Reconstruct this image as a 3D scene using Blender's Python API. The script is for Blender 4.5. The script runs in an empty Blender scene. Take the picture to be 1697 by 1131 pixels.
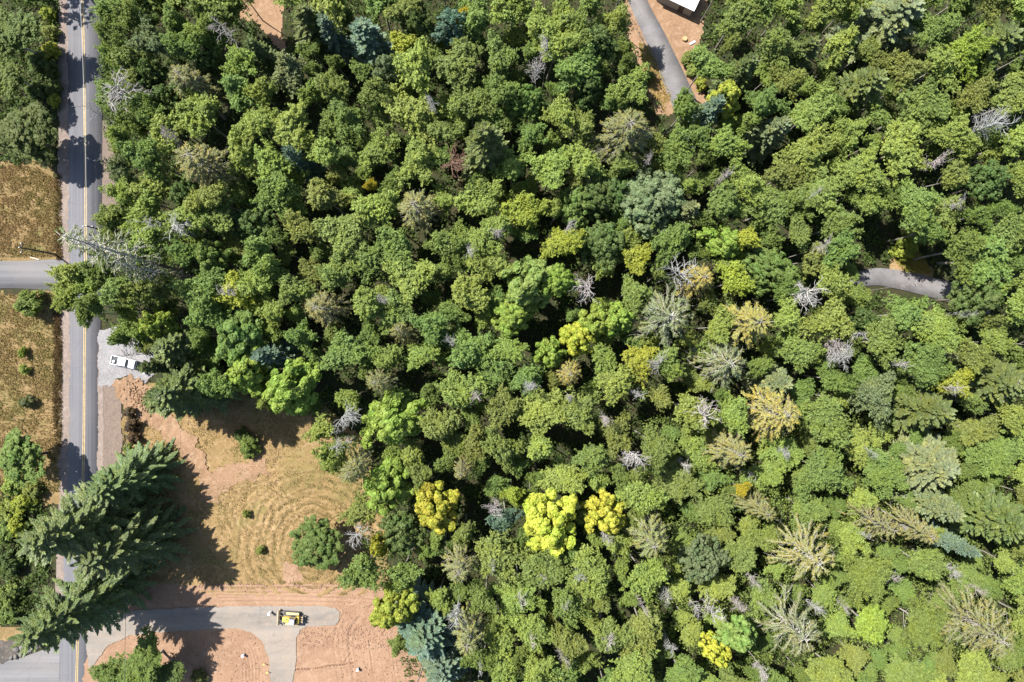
import bpy, bmesh, math, random
import numpy as np
from mathutils import Vector, Matrix

# ------------------------------------------------------------------ camera, sky, sun, exposure
scene = bpy.context.scene
COL = scene.collection
CAM_H = 122.0
FOCAL = 24.3
PXM = 1697.0 / (CAM_H * 36.0 / FOCAL)          # photo pixels per metre on the ground
cam_d = bpy.data.cameras.new('camera')
cam_d.sensor_width = 36.0
cam_d.lens = FOCAL
cam_d.clip_start = 1.0
cam_d.clip_end = 6000.0
cam = bpy.data.objects.new('camera', cam_d)
cam.location = (0, 0, CAM_H)
cam.rotation_euler = (0, 0, 0)
COL.objects.link(cam)
scene.camera = cam

SUN_EL = math.radians(54.0)
SHX, SHY = 0.80, -0.60                          # where shadows fall on the ground
world = bpy.data.worlds.new('World')
scene.world = world
world.use_nodes = True
wn = world.node_tree
sky = wn.nodes.new('ShaderNodeTexSky')
sky.sky_type = 'NISHITA'
sky.sun_disc = False
sky.sun_elevation = SUN_EL
sky.sun_rotation = math.atan2(-SHX, -SHY)       # sun stands opposite to the shadows
bg = wn.nodes['Background']
bg.inputs['Strength'].default_value = 0.092
wn.links.new(sky.outputs[0], bg.inputs['Color'])
sun_d = bpy.data.lights.new('sun', 'SUN')
sun_d.energy = 5.0
sun_d.angle = math.radians(0.5)
sun_d.color = (1.0, 0.965, 0.90)
sun = bpy.data.objects.new('sun', sun_d)
ldir = Vector((SHX * math.cos(SUN_EL), SHY * math.cos(SUN_EL), -math.sin(SUN_EL)))
sun.rotation_euler = ldir.to_track_quat('-Z', 'Y').to_euler()
sun.location = (-60, 45, 110)
COL.objects.link(sun)
vs = scene.view_settings
vs.view_transform = 'Standard'
vs.look = 'None'
vs.exposure = 1.45
vs.gamma = 1.0
scene.cycles.max_bounces = 6
scene.cycles.diffuse_bounces = 3
scene.cycles.transmission_bounces = 4

R = math.radians
random.seed(11)
RNG = np.random.default_rng(7)

def G(x, y, z=0.0):
    """Photo pixel seen at height z -> world point."""
    k = (CAM_H - z) / CAM_H / PXM
    return Vector(((x - 848.5) * k, (565.5 - y) * k, z))

def m(px, z=0.0):
    return px / PXM * (CAM_H - z) / CAM_H

# ------------------------------------------------------------------ mesh helpers
def np_mesh(name, verts, faces, smooth=False):
    verts = np.asarray(verts, dtype=np.float32).reshape(-1, 3)
    faces = np.asarray(faces, dtype=np.int32)
    k = faces.shape[1]
    me = bpy.data.meshes.new(name)
    me.vertices.add(len(verts))
    me.vertices.foreach_set('co', verts.ravel())
    me.loops.add(faces.size)
    me.loops.foreach_set('vertex_index', faces.ravel())
    me.polygons.add(len(faces))
    me.polygons.foreach_set('loop_start', np.arange(0, faces.size, k, dtype=np.int32))
    me.polygons.foreach_set('loop_total', np.full(len(faces), k, dtype=np.int32))
    if smooth:
        me.polygons.foreach_set('use_smooth', np.ones(len(faces), dtype=bool))
    me.update(calc_edges=True)
    return me

def quads_mesh(name, q):
    q = np.asarray(q, dtype=np.float32).reshape(-1, 4, 3)
    return np_mesh(name, q.reshape(-1, 3), np.arange(len(q) * 4).reshape(-1, 4))

def unit(v):
    return v / np.maximum(np.linalg.norm(v, axis=-1, keepdims=True), 1e-9)

def leaf_quads(c, n, hl, hw, rng, fold=0.0):
    """Rhombic leaf sprays at centres c facing n."""
    c = np.asarray(c); N = len(c)
    n = unit(n)
    a = rng.normal(size=(N, 3))
    t = unit(np.cross(n, a))
    b = np.cross(n, t)
    hl = (np.ones(N) * hl)[:, None]; hw = (np.ones(N) * hw)[:, None]
    return np.stack([c - t * hl, c + b * hw + n * fold * hw, c + t * hl, c - b * hw + n * fold * hw], axis=1)

def frond_quads(p, d, s, l, w):
    l = (np.ones(len(p)) * l)[:, None]; w = (np.ones(len(p)) * w)[:, None]
    return np.stack([p, p + d * l * 0.45 + s * w, p + d * l, p + d * l * 0.45 - s * w], axis=1)

class Tubes:
    def __init__(self):
        self.v = []; self.f = []
    def tube(self, pts, rad, sides=5):
        pts = [Vector(p) for p in pts]
        base = len(self.v)
        for i, p in enumerate(pts):
            a = pts[max(i - 1, 0)]; b = pts[min(i + 1, len(pts) - 1)]
            d = (b - a).normalized() if (b - a).length > 1e-6 else Vector((0, 0, 1))
            u = d.cross(Vector((0.31, 0.87, 0.38))).normalized()
            w = d.cross(u)
            for k in range(sides):
                an = 2 * math.pi * k / sides
                self.v.append(tuple(p + (u * math.cos(an) + w * math.sin(an)) * rad[i]))
        for i in range(len(pts) - 1):
            for k in range(sides):
                k2 = (k + 1) % sides
                self.f.append((base + i * sides + k, base + i * sides + k2, base + (i + 1) * sides + k2, base + (i + 1) * sides + k))
        return self
    def mesh(self, name):
        return np_mesh(name, self.v, self.f, smooth=True)

def link(name, data, mat=None, parent=None, color=None):
    o = bpy.data.objects.new(name, data)
    COL.objects.link(o)
    if mat is not None and data is not None and not data.materials:
        data.materials.append(mat)
    if parent is not None:
        o.parent = parent
    if color is not None:
        o.color = (*color, 1.0)
    return o

def tag(o, label, cat, group=None):
    o['label'] = label; o['category'] = cat
    if group: o['group'] = group
    return o

def structure(o):
    o['kind'] = 'structure'
    return o

def box(bm, c, s, rot=None, bev=0.0, taper=None):
    r = bmesh.ops.create_cube(bm, size=1.0)
    vsn = r['verts']
    for v in vsn:
        x, y, z = v.co
        if taper and z > 0:
            x *= taper[0]; y *= taper[1]
        v.co = Vector((x * s[0], y * s[1], z * s[2]))
    if bev > 0:
        ed = {e for v in vsn for e in v.link_edges}
        rb = bmesh.ops.bevel(bm, geom=list(ed), offset=bev, segments=2, affect='EDGES', profile=0.6)
        vsn = list({v for f in rb['faces'] for v in f.verts} | {v for v in vsn if v.is_valid})
    mt = Matrix.Translation(Vector(c))
    if rot is not None:
        mt = mt @ rot
    bmesh.ops.transform(bm, matrix=mt, verts=vsn)

def cyl(bm, p0, p1, r0, r1=None, seg=14):
    p0 = Vector(p0); p1 = Vector(p1)
    d = p1 - p0
    q = Vector((0, 0, 1)).rotation_difference(d).to_matrix().to_4x4()
    bmesh.ops.create_cone(bm, cap_ends=True, segments=seg, radius1=r0, radius2=r0 if r1 is None else r1,
                          depth=d.length, matrix=Matrix.Translation((p0 + p1) / 2) @ q)

def bm_obj(name, fn, mat, parent=None, smooth=False):
    bm = bmesh.new(); fn(bm)
    me = bpy.data.meshes.new(name); bm.to_mesh(me); bm.free()
    if smooth:
        for p in me.polygons: p.use_smooth = True
    return link(name, me, mat, parent)

# ------------------------------------------------------------------ materials
def new_mat(name):
    mt = bpy.data.materials.new(name); mt.use_nodes = True
    nt = mt.node_tree
    return mt, nt, nt.nodes['Principled BSDF'], nt.nodes['Material Output']

def N(nt, t, **kw):
    n = nt.nodes.new(t)
    for k, v in kw.items():
        if hasattr(n, k): setattr(n, k, v)
        else: n.inputs[k].default_value = v
    return n

def mixc(nt, fac, a, b, mode='MIX'):
    n = nt.nodes.new('ShaderNodeMix'); n.data_type = 'RGBA'; n.blend_type = mode
    for s, v in ((n.inputs[0], fac), (n.inputs[6], a), (n.inputs[7], b)):
        if isinstance(v, bpy.types.NodeSocket): nt.links.new(v, s)
        elif isinstance(v, (int, float)): s.default_value = v
        else: s.default_value = (*v, 1.0)
    return n.outputs[2]

def ramp(nt, src, lo, hi, a=0.0, b=1.0):
    n = nt.nodes.new('ShaderNodeMapRange')
    nt.links.new(src, n.inputs[0])
    n.inputs[1].default_value = lo; n.inputs[2].default_value = hi
    n.inputs[3].default_value = a; n.inputs[4].default_value = b
    return n.outputs[0]

def noise(nt, vec, scale, detail=4, rough=0.6, dist=0.0):
    n = nt.nodes.new('ShaderNodeTexNoise')
    n.inputs['Scale'].default_value = scale; n.inputs['Detail'].default_value = detail
    n.inputs['Roughness'].default_value = rough; n.inputs['Distortion'].default_value = dist
    if vec is not None: nt.links.new(vec, n.inputs['Vector'])
    return n.outputs['Fac']

def plain(name, col, rough=0.6, metal=0.0, var=0.12, scale=6.0, spec=0.4):
    mt, nt, b, out = new_mat(name)
    tc = N(nt, 'ShaderNodeTexCoord')
    f = noise(nt, tc.outputs['Object'], scale, 5)
    c = mixc(nt, ramp(nt, f, 0.35, 0.65), tuple(x * (1 - var) for x in col), tuple(min(1, x * (1 + var)) for x in col))
    nt.links.new(c, b.inputs['Base Color'])
    b.inputs['Roughness'].default_value = rough; b.inputs['Metallic'].default_value = metal
    b.inputs['Specular IOR Level'].default_value = spec
    return mt

def foliage_mat(name, trans=0.36, var=0.34, hue=(1.11, 1.05, 0.75), spec=0.18, rough=0.6, nscale=0.55):
    mt, nt, b, out = new_mat(name)
    oi = N(nt, 'ShaderNodeObjectInfo'); ge = N(nt, 'ShaderNodeNewGeometry'); tc = N(nt, 'ShaderNodeTexCoord')
    rnd = ge.outputs['Random Per Island']
    val = ramp(nt, rnd, 0, 1, 1 - var, 1 + var)
    c1 = mixc(nt, 1.0, oi.outputs['Color'], val, 'MULTIPLY')
    # clump-sized drift of hue through the crown, offset per tree
    ad = N(nt, 'ShaderNodeVectorMath', operation='ADD')
    nt.links.new(tc.outputs['Object'], ad.inputs[0])
    sc_ = N(nt, 'ShaderNodeMath', operation='MULTIPLY'); nt.links.new(oi.outputs['Random'], sc_.inputs[0]); sc_.inputs[1].default_value = 50.0
    nt.links.new(sc_.outputs[0], ad.inputs[1])
    f = noise(nt, ad.outputs[0], nscale, 3)
    c2 = mixc(nt, 1.0, c1, hue, 'MULTIPLY')
    c3 = mixc(nt, ramp(nt, f, 0.42, 0.66, 0.0, 0.85), c1, c2)
    nt.links.new(c3, b.inputs['Base Color'])
    b.inputs['Roughness'].default_value = rough; b.inputs['Specular IOR Level'].default_value = spec
    tr = N(nt, 'ShaderNodeBsdfTranslucent')
    ct = mixc(nt, 1.0, c3, (1.35, 1.5, 0.6), 'MULTIPLY')
    nt.links.new(ct, tr.inputs['Color'])
    mx = N(nt, 'ShaderNodeMixShader'); mx.inputs[0].default_value = trans
    nt.links.new(b.outputs[0], mx.inputs[1]); nt.links.new(tr.outputs[0], mx.inputs[2])
    nt.links.new(mx.outputs[0], out.inputs['Surface'])
    return mt

M_LEAF = foliage_mat('alder_leaf')
M_MAPLE = foliage_mat('maple_leaf', trans=0.30, var=0.28, hue=(0.76, 0.96, 0.85), nscale=0.45)
M_NEEDLE = foliage_mat('needles', trans=0.10, var=0.35, hue=(1.35, 1.15, 0.75), spec=0.3, rough=0.55)
M_DRYNEEDLE = foliage_mat('dying_needles', trans=0.12, var=0.4, hue=(1.3, 1.0, 0.6), spec=0.2, rough=0.7)
M_BARK = plain('bark', (0.10, 0.085, 0.07), 0.9, var=0.4, scale=3.0, spec=0.2)
M_ALDERBARK = plain('alder_bark', (0.24, 0.22, 0.19), 0.9, var=0.35, scale=3.0, spec=0.2)

def branch_mat():
    mt, nt, b, out = new_mat('dead_wood')
    oi = N(nt, 'ShaderNodeObjectInfo'); tc = N(nt, 'ShaderNodeTexCoord')
    f = noise(nt, tc.outputs['Object'], 2.5, 4)
    v = ramp(nt, f, 0.35, 0.65, 0.7, 1.25)
    c = mixc(nt, 1.0, oi.outputs['Color'], v, 'MULTIPLY')
    nt.links.new(c, b.inputs['Base Color'])
    b.inputs['Roughness'].default_value = 0.9; b.inputs['Specular IOR Level'].default_value = 0.15
    return mt
M_DEAD = branch_mat()

def ground_mat(name, cols, scales, bump=0.4, bscale=3.0, green=None, swaths=None):
    """Layered soil or turf colour: cols = (base, patch, fleck)."""
    mt, nt, b, out = new_mat(name)
    ge = N(nt, 'ShaderNodeNewGeometry')
    pos = ge.outputs['Position']
    c = mixc(nt, ramp(nt, noise(nt, pos, scales[0], 6, 0.65, 0.6), 0.38, 0.62), cols[0], cols[1])
    c = mixc(nt, ramp(nt, noise(nt, pos, scales[1], 5, 0.7), 0.50, 0.66, 0, 0.8), c, cols[2])
    if green:
        c = mixc(nt, ramp(nt, noise(nt, pos, green[1], 5, 0.6, 0.8), 0.52, 0.68, 0, green[2]), c, green[0])
    if swaths:                                   # mown rings round the lone bush
        for (cx_, cy_), freq, rad, amt, colr in swaths:
            sb = N(nt, 'ShaderNodeVectorMath', operation='DISTANCE'); nt.links.new(pos, sb.inputs[0]); sb.inputs[1].default_value = (cx_, cy_, 0)
            wob = N(nt, 'ShaderNodeMath', operation='MULTIPLY_ADD'); nt.links.new(noise(nt, pos, 0.22, 3), wob.inputs[0]); wob.inputs[1].default_value = 3.2
            nt.links.new(sb.outputs['Value'], wob.inputs[2])
            ml = N(nt, 'ShaderNodeMath', operation='MULTIPLY'); nt.links.new(wob.outputs[0], ml.inputs[0]); ml.inputs[1].default_value = freq
            sn_ = N(nt, 'ShaderNodeMath', operation='SINE'); nt.links.new(ml.outputs[0], sn_.inputs[0])
            f1 = ramp(nt, sn_.outputs[0], 0.1, 0.8, 0, amt)
            f2 = N(nt, 'ShaderNodeMath', operation='MULTIPLY'); nt.links.new(f1, f2.inputs[0]); nt.links.new(ramp(nt, sb.outputs['Value'], rad * 0.55, rad, 1, 0), f2.inputs[1])
            f3 = N(nt, 'ShaderNodeMath', operation='MULTIPLY'); nt.links.new(f2.outputs[0], f3.inputs[0]); nt.links.new(ramp(nt, noise(nt, pos, 0.5, 3), 0.36, 0.56), f3.inputs[1])
            c = mixc(nt, f3.outputs[0], c, colr)
    fine = noise(nt, pos, 5.5, 3, 0.75)
    c = mixc(nt, 1.0, c, ramp(nt, fine, 0.3, 0.7, 0.72, 1.25), 'MULTIPLY')
    nt.links.new(c, b.inputs['Base Color'])
    b.inputs['Roughness'].default_value = 0.95; b.inputs['Specular IOR Level'].default_value = 0.12
    bp = N(nt, 'ShaderNodeBump'); bp.inputs['Strength'].default_value = bump; bp.inputs['Distance'].default_value = 0.12
    nt.links.new(noise(nt, pos, bscale, 6, 0.75), bp.inputs['Height'])
    nt.links.new(bp.outputs[0], b.inputs['Normal'])
    return mt

M_FLOOR = ground_mat('forest_floor', ((0.030, 0.028, 0.014), (0.022, 0.030, 0.011), (0.05, 0.038, 0.02)), (0.3, 1.1))
M_GRASS = ground_mat('dry_turf', ((0.207, 0.138, 0.065), (0.157, 0.106, 0.046), (0.245, 0.168, 0.091)), (0.16, 0.75), 0.8, 2.2,
                     green=((0.115, 0.103, 0.033), 0.11, 0.75),
                     swaths=[((-34.9, -36.1), 4.4, 16.0, 1.0, (0.092, 0.066, 0.026)), ((-44.0, -30.0), 5.2, 9.0, 0.6, (0.275, 0.195, 0.105))])
M_FIELD = ground_mat('weedy_turf', ((0.180, 0.121, 0.057), (0.127, 0.091, 0.039), (0.218, 0.153, 0.084)), (0.25, 0.9), 0.8, 2.2,
                     green=((0.096, 0.093, 0.029), 0.16, 0.85))
M_DIRT = ground_mat('bare_dirt', ((0.226, 0.142, 0.092), (0.186, 0.113, 0.072), (0.252, 0.166, 0.112)), (0.12, 0.7), 0.6, 2.6)
M_ORANGE = ground_mat('orange_soil', ((0.218, 0.136, 0.083), (0.172, 0.107, 0.062), (0.253, 0.172, 0.115)), (0.25, 1.0), 0.7, 3.0)
M_SHOULDER = ground_mat('gravel_shoulder', ((0.180, 0.142, 0.119), (0.145, 0.115, 0.098), (0.207, 0.172, 0.150)), (0.3, 1.4), 0.4, 4.0)
M_BROWN = ground_mat('brown_shoulder', ((0.127, 0.098, 0.080), (0.142, 0.107, 0.085), (0.107, 0.085, 0.073)), (0.25, 1.2), 0.4, 4.0)
M_PAD = ground_mat('gravel_pad', ((0.191, 0.182, 0.184), (0.161, 0.153, 0.153), (0.230, 0.218, 0.215)), (0.4, 1.6), 0.5, 4.5)
M_MULCH = ground_mat('dark_rubble', ((0.077, 0.065, 0.057), (0.057, 0.052, 0.046), (0.130, 0.111, 0.092)), (0.4, 1.4), 0.8, 3.0)

def asphalt(name, col, warm=0.0, streak=(9.0, 0.06, 1.0), dust=None):
    mt, nt, b, out = new_mat(name)
    ge = N(nt, 'ShaderNodeNewGeometry')
    mp = N(nt, 'ShaderNodeMapping'); nt.links.new(ge.outputs['Position'], mp.inputs['Vector'])
    mp.inputs['Scale'].default_value = streak
    st = noise(nt, mp.outputs[0], 0.25, 5, 0.6)
    big = noise(nt, ge.outputs['Position'], 0.12, 4, 0.6)
    gr = noise(nt, ge.outputs['Position'], 9.0, 2, 0.8)
    c = mixc(nt, ramp(nt, st, 0.35, 0.65), tuple(x * 0.78 for x in col), tuple(x * 1.16 for x in col))
    c = mixc(nt, ramp(nt, big, 0.45, 0.65, 0, 0.6), c, tuple(x * k for x, k in zip(col, (1.2, 1.13, 1.05))))
    if dust:
        c = mixc(nt, ramp(nt, noise(nt, ge.outputs['Position'], 0.35, 6, 0.7, 1.0), 0.46, 0.68, 0, dust[1]), c, dust[0])
    # cracks and tar seams
    vo = N(nt, 'ShaderNodeTexVoronoi', feature='DISTANCE_TO_EDGE'); vo.inputs['Scale'].default_value = 0.16
    wv = N(nt, 'ShaderNodeVectorMath', operation='ADD'); nt.links.new(ge.outputs['Position'], wv.inputs[0])
    nz = N(nt, 'ShaderNodeTexNoise'); nz.inputs['Scale'].default_value = 0.5; nt.links.new(ge.outputs['Position'], nz.inputs['Vector'])
    nt.links.new(nz.outputs['Color'], wv.inputs[1]); nt.links.new(wv.outputs[0], vo.inputs['Vector'])
    c = mixc(nt, ramp(nt, vo.outputs['Distance'], 0.0, 0.010, 0.28, 0.0), c, tuple(x * 0.45 for x in col))
    c = mixc(nt, 1.0, c, ramp(nt, gr, 0.3, 0.7, 0.86, 1.14), 'MULTIPLY')
    nt.links.new(c, b.inputs['Base Color'])
    b.inputs['Roughness'].default_value = 0.85; b.inputs['Specular IOR Level'].default_value = 0.3
    bp = N(nt, 'ShaderNodeBump'); bp.inputs['Strength'].default_value = 0.15; bp.inputs['Distance'].default_value = 0.03
    nt.links.new(gr, bp.inputs['Height']); nt.links.new(bp.outputs[0], b.inputs['Normal'])
    return mt

M_ROAD = asphalt('road_asphalt', (0.093, 0.092, 0.101))
M_SIDE = asphalt('side_road_asphalt', (0.109, 0.106, 0.110), streak=(0.08, 6.0, 1.0))
M_LANE = asphalt('new_lane_asphalt', (0.165, 0.146, 0.127), streak=(0.22, 1.6, 1.0), dust=((0.238, 0.180, 0.134), 0.5))
M_DRIVE = asphalt('drive_asphalt', (0.119, 0.114, 0.117), streak=(1.5, 1.5, 1.0))
M_LINE = plain('yellow_line_paint', (0.285, 0.212, 0.10), 0.7, var=0.18, scale=1.5)
M_CABLE = plain('cable', (0.34, 0.34, 0.36), 0.5, spec=0.5)
M_DARKCABLE = plain('dark_cable', (0.04, 0.04, 0.045), 0.6)
M_POLE = plain('pole_wood', (0.07, 0.055, 0.045), 0.9)
M_CLOD = plain('clod', (0.22, 0.13, 0.085), 0.95, var=0.3)
M_ROCK = plain('rock', (0.11, 0.10, 0.09), 0.9, var=0.3)

# ------------------------------------------------------------------ polygons, patches, strips
def inside(px, py, poly):
    px = np.asarray(px); py = np.asarray(py)
    r = np.zeros(px.shape, dtype=bool)
    n = len(poly)
    for i in range(n):
        x1, y1 = poly[i]; x2, y2 = poly[(i + 1) % n]
        cond = (y1 > py) != (y2 > py)
        xi = (x2 - x1) * (py - y1) / ((y2 - y1) if y2 != y1 else 1e-9) + x1
        r ^= cond & (px < xi)
    return r

_HN = {}
def vnoise(x, y, seed=0):
    """Smooth value noise."""
    if seed not in _HN: _HN[seed] = np.random.default_rng(900 + seed).random((256, 256))
    T = _HN[seed]
    xi = np.floor(x).astype(int); yi = np.floor(y).astype(int)
    fx = x - xi; fy = y - yi
    fx = fx * fx * (3 - 2 * fx); fy = fy * fy * (3 - 2 * fy)
    g = lambda a, b: T[a % 256, b % 256]
    return (g(xi, yi) * (1 - fx) + g(xi + 1, yi) * fx) * (1 - fy) + (g(xi, yi + 1) * (1 - fx) + g(xi + 1, yi + 1) * fx) * fy

def groove(X, Y, path, width, depth):
    """Height change along a polyline (px): a rut with raised edges."""
    P = [G(*p) for p in path]
    d = np.full(X.shape, 1e9)
    for a, b in zip(P[:-1], P[1:]):
        vx, vy = b.x - a.x, b.y - a.y
        t = np.clip(((X - a.x) * vx + (Y - a.y) * vy) / (vx * vx + vy * vy), 0, 1)
        d = np.minimum(d, np.hypot(X - a.x - t * vx, Y - a.y - t * vy))
    q = d / width
    return depth * (-np.exp(-(q ** 2)) + 0.6 * np.exp(-((q - 1.7) ** 2) / 0.35))

def patch(name, poly, mat, z, res=0.3, rough=0.02, edge=4.0, relief=None):
    """Ground cover cut from a grid along an uneven px outline."""
    W = [G(*p) for p in poly]
    x0 = min(p.x for p in W) - 1; x1 = max(p.x for p in W) + 1
    y0 = min(p.y for p in W) - 1; y1 = max(p.y for p in W) + 1
    nx = int((x1 - x0) / res) + 1; ny = int((y1 - y0) / res) + 1
    xs = x0 + np.arange(nx + 1) * res; ys = y0 + np.arange(ny + 1) * res
    X, Y = np.meshgrid(xs, ys, indexing='ij')
    cx = X[:-1, :-1] + res / 2; cy = Y[:-1, :-1] + res / 2
    jx = (vnoise(cx * 0.7, cy * 0.7, 1) - 0.5) * 2 + (vnoise(cx * 2.3, cy * 2.3, 2) - 0.5)
    jy = (vnoise(cx * 0.7, cy * 0.7, 3) - 0.5) * 2 + (vnoise(cx * 2.3, cy * 2.3, 4) - 0.5)
    px = 848.5 + cx * PXM + jx * edge; py = 565.5 - cy * PXM + jy * edge
    keep = inside(px, py, poly)
    Z = z + rough * ((vnoise(X * 0.9, Y * 0.9, 5)) + 0.7 * vnoise(X * 2.7, Y * 2.7, 6))
    if relief is not None: Z = Z + relief(X, Y)
    Z = np.maximum(Z, z)
    idx = np.arange((nx + 1) * (ny + 1)).reshape(nx + 1, ny + 1)
    f = np.stack([idx[:-1, :-1], idx[1:, :-1], idx[1:, 1:], idx[:-1, 1:]], axis=-1)[keep]
    used, inv = np.unique(f, return_inverse=True)
    V = np.stack([X.ravel(), Y.ravel(), Z.ravel()], axis=1)[used]
    o = link(name, np_mesh(name, V, inv.reshape(-1, 4), smooth=True), mat)
    return structure(o)

def smooth_path(pts, n=8):
    out = []
    for i in range(len(pts) - 1):
        p0 = pts[max(i - 1, 0)]; p1 = pts[i]; p2 = pts[i + 1]; p3 = pts[min(i + 2, len(pts) - 1)]
        for k in range(n):
            t = k / n
            out.append(tuple(0.5 * (2 * b + (c - a) * t + (2 * a - 5 * b + 4 * c - d) * t * t + (3 * b - a - 3 * c + d) * t ** 3)
                             for a, b, c, d in zip(p0, p1, p2, p3)))
    out.append(tuple(pts[-1]))
    return out

def strip(name, left, right, mat, z, side=0.10, parent=None, kind=True):
    """A paved band between two px outlines, with real edges going down into the ground."""
    L = [G(*p) for p in smooth_path(left)]; Rr = [G(*p) for p in smooth_path(right)]
    V = []; F = []
    for a, b in zip(L, Rr):
        V += [(a.x, a.y, z - side), (a.x, a.y, z), (b.x, b.y, z), (b.x, b.y, z - side)]
    for i in range(len(L) - 1):
        for k in range(3):
            F.append((i * 4 + k, i * 4 + 4 + k, i * 4 + 5 + k, i * 4 + 1 + k))
    o = link(name, np_mesh(name, V, F), mat, parent)
    # face up
    me = o.data
    if me.polygons[1].normal.z < 0: me.flip_normals()
    return structure(o) if kind else o

# the ground: one sheet out to the horizon
V = [(-2500, -2500, 0), (2500, -2500, 0), (2500, 2500, 0), (-2500, 2500, 0)]
structure(link('ground', np_mesh('ground', V, [(0, 1, 2, 3)]), M_FLOOR))

# verges and fields west of the road
patch('dry_field', [(-90, 268), (60, 270), (104, 300), (106, 440), (-90, 440)], M_FIELD, 0.03, 0.25, 0.02, 9.0)
patch('roadside_field', [(-90, 488), (104, 484), (108, 560), (106, 735), (110, 830), (40, 850), (-90, 850)], M_FIELD, 0.03, 0.25, 0.02, 9.0)
patch('grass_corner', [(-90, 1035), (45, 1040), (60, 1062), (-90, 1075)], M_FIELD, 0.03, 0.3, 0.05)
patch('rubble_bank', [(-90, 1062), (20, 1060), (70, 1045), (84, 1058), (60, 1082), (10, 1096), (-90, 1100)], M_MULCH, 0.05, 0.2, 0.12)
patch('west_shoulder', [(100, -60), (116, -60), (118, 330), (122, 560), (116, 830), (102, 1060), (90, 1060), (98, 800), (98, 560), (98, 330), (96, 120), (96, -60)], M_SHOULDER, 0.07, 0.2, 0.01, 2.0)
patch('east_verge', [(165, 195), (182, 205), (205, 300), (200, 360), (165, 360)], M_BROWN, 0.06, 0.25, 0.02)

# the clearing east of the road
def clear_relief(X, Y):
    Z = np.zeros_like(X)
    c = G(520, 905)
    d = np.hypot(X - c.x, Y - c.y)
    ring = np.sin(d * 3.6 + 1.4 * vnoise(X * 0.4, Y * 0.4, 8) * 4)
    Z += 0.085 * ring * np.exp(-((d - 9.0) / 4.5) ** 2)
    c2 = G(425, 850); d2 = np.hypot(X - c2.x, Y - c2.y)
    Z += 0.05 * np.sin(d2 * 4.2 + 5 * vnoise(X * 0.5, Y * 0.5, 14)) * np.exp(-((d2 - 4.0) / 4.0) ** 2)
    for pth in ([(262, 690), (300, 715), (322, 770)], [(285, 690), (322, 715), (345, 775)], [(225, 645), (300, 690), (380, 705)],
                [(330, 780), (420, 770), (500, 760), (560, 810), (588, 880)], [(330, 800), (420, 790), (490, 785), (540, 820), (560, 850)],
                [(450, 930), (430, 860), (450, 800)], [(390, 960), (400, 880), (415, 800)]):
        Z += groove(X, Y, smooth_path(pth, 5), 0.28, 0.09)
    return Z + 0.05
patch('clearing_grass', [(206, 660), (250, 632), (360, 640), (520, 660), (600, 720), (640, 830), (650, 960), (600, 985), (420, 985), (200, 985), (190, 900), (206, 800)],
      M_GRASS, 0.03, 0.22, 0.07, 5.0, clear_relief)
patch('spoil_bank', [(184, 640), (215, 622), (250, 640), (290, 690), (330, 735), (350, 790), (325, 790), (290, 735), (245, 700), (215, 685), (200, 662)],
      M_ORANGE, 0.16, 0.16, 0.16, 6.0)
patch('bare_turf_patch', [(330, 790), (390, 765), (440, 765), (450, 785), (400, 800), (360, 830), (335, 840)], M_ORANGE, 0.17, 0.2, 0.06, 9.0)
patch('burnt_patch', [(470, 935), (492, 932), (500, 962), (475, 968)], M_DIRT, 0.17, 0.2, 0.05, 4.0)

def dirt_relief(X, Y):
    Z = np.zeros_like(X)
    rng = np.random.default_rng(5)
    for k in range(11):
        x = 548 + k * 10 + rng.uniform(-8, 8)
        Z += groove(X, Y, smooth_path([(x + 18, 1000 + rng.uniform(-15, 25)), (x + 2, 1050), (x + 6, 1100), (x + 14, 1150)], 4), rng.uniform(0.12, 0.3), rng.uniform(0.02, 0.09)) * np.clip(2.2 * vnoise(X * 0.35, Y * 0.35, 30 + k) - 0.3, 0, 1.2)
    for k in range(5):
        y = 975 + k * 5.5
        Z += groove(X, Y, smooth_path([(330 + rng.uniform(0, 60), y), (450, y + rng.uniform(-2, 2)), (620 + rng.uniform(-50, 20), y + rng.uniform(-4, 6))], 4), 0.17, 0.06)
    for k in range(6):
        x = 395 + k * 5.5
        Z += groove(X, Y, smooth_path([(x - 30, 1048), (x - 2, 1070), (x + 8, 1100), (x + 9, 1150)], 4), 0.15, 0.05)
    Z += groove(X, Y, smooth_path([(487, 1111), (500, 1108.5), (520, 1108.5), (545, 1103.5), (565, 1102), (585, 1098)], 4), 0.17, 0.22) * (0.35 + 0.9 * vnoise(X * 1.6, Y * 1.6, 15))
    Z += groove(X, Y, [(570, 1099), (584, 1080)], 0.12, 0.12)
    Z += groove(X, Y, smooth_path([(340, 969), (420, 971), (520, 969), (610, 975)], 4), 0.18, -0.10)
    return Z + 0.07
patch('dirt_lot', [(160, 985), (190, 972), (260, 968), (420, 970), (560, 968), (650, 975), (700, 1010), (760, 1190), (120, 1190), (150, 1060)],
      M_DIRT, 0.05, 0.14, 0.04, 3.0, dirt_relief)
patch('brown_shoulder', [(168, 632), (200, 640), (203, 700), (200, 790), (176, 800), (164, 790)], M_BROWN, 0.09, 0.2, 0.02, 2.0)
patch('gravel_pad', [(164, 548), (200, 540), (270, 560), (262, 615), (240, 634), (212, 622), (196, 628), (184, 640), (165, 640)], M_PAD, 0.12, 0.16, 0.02, 2.5)

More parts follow.
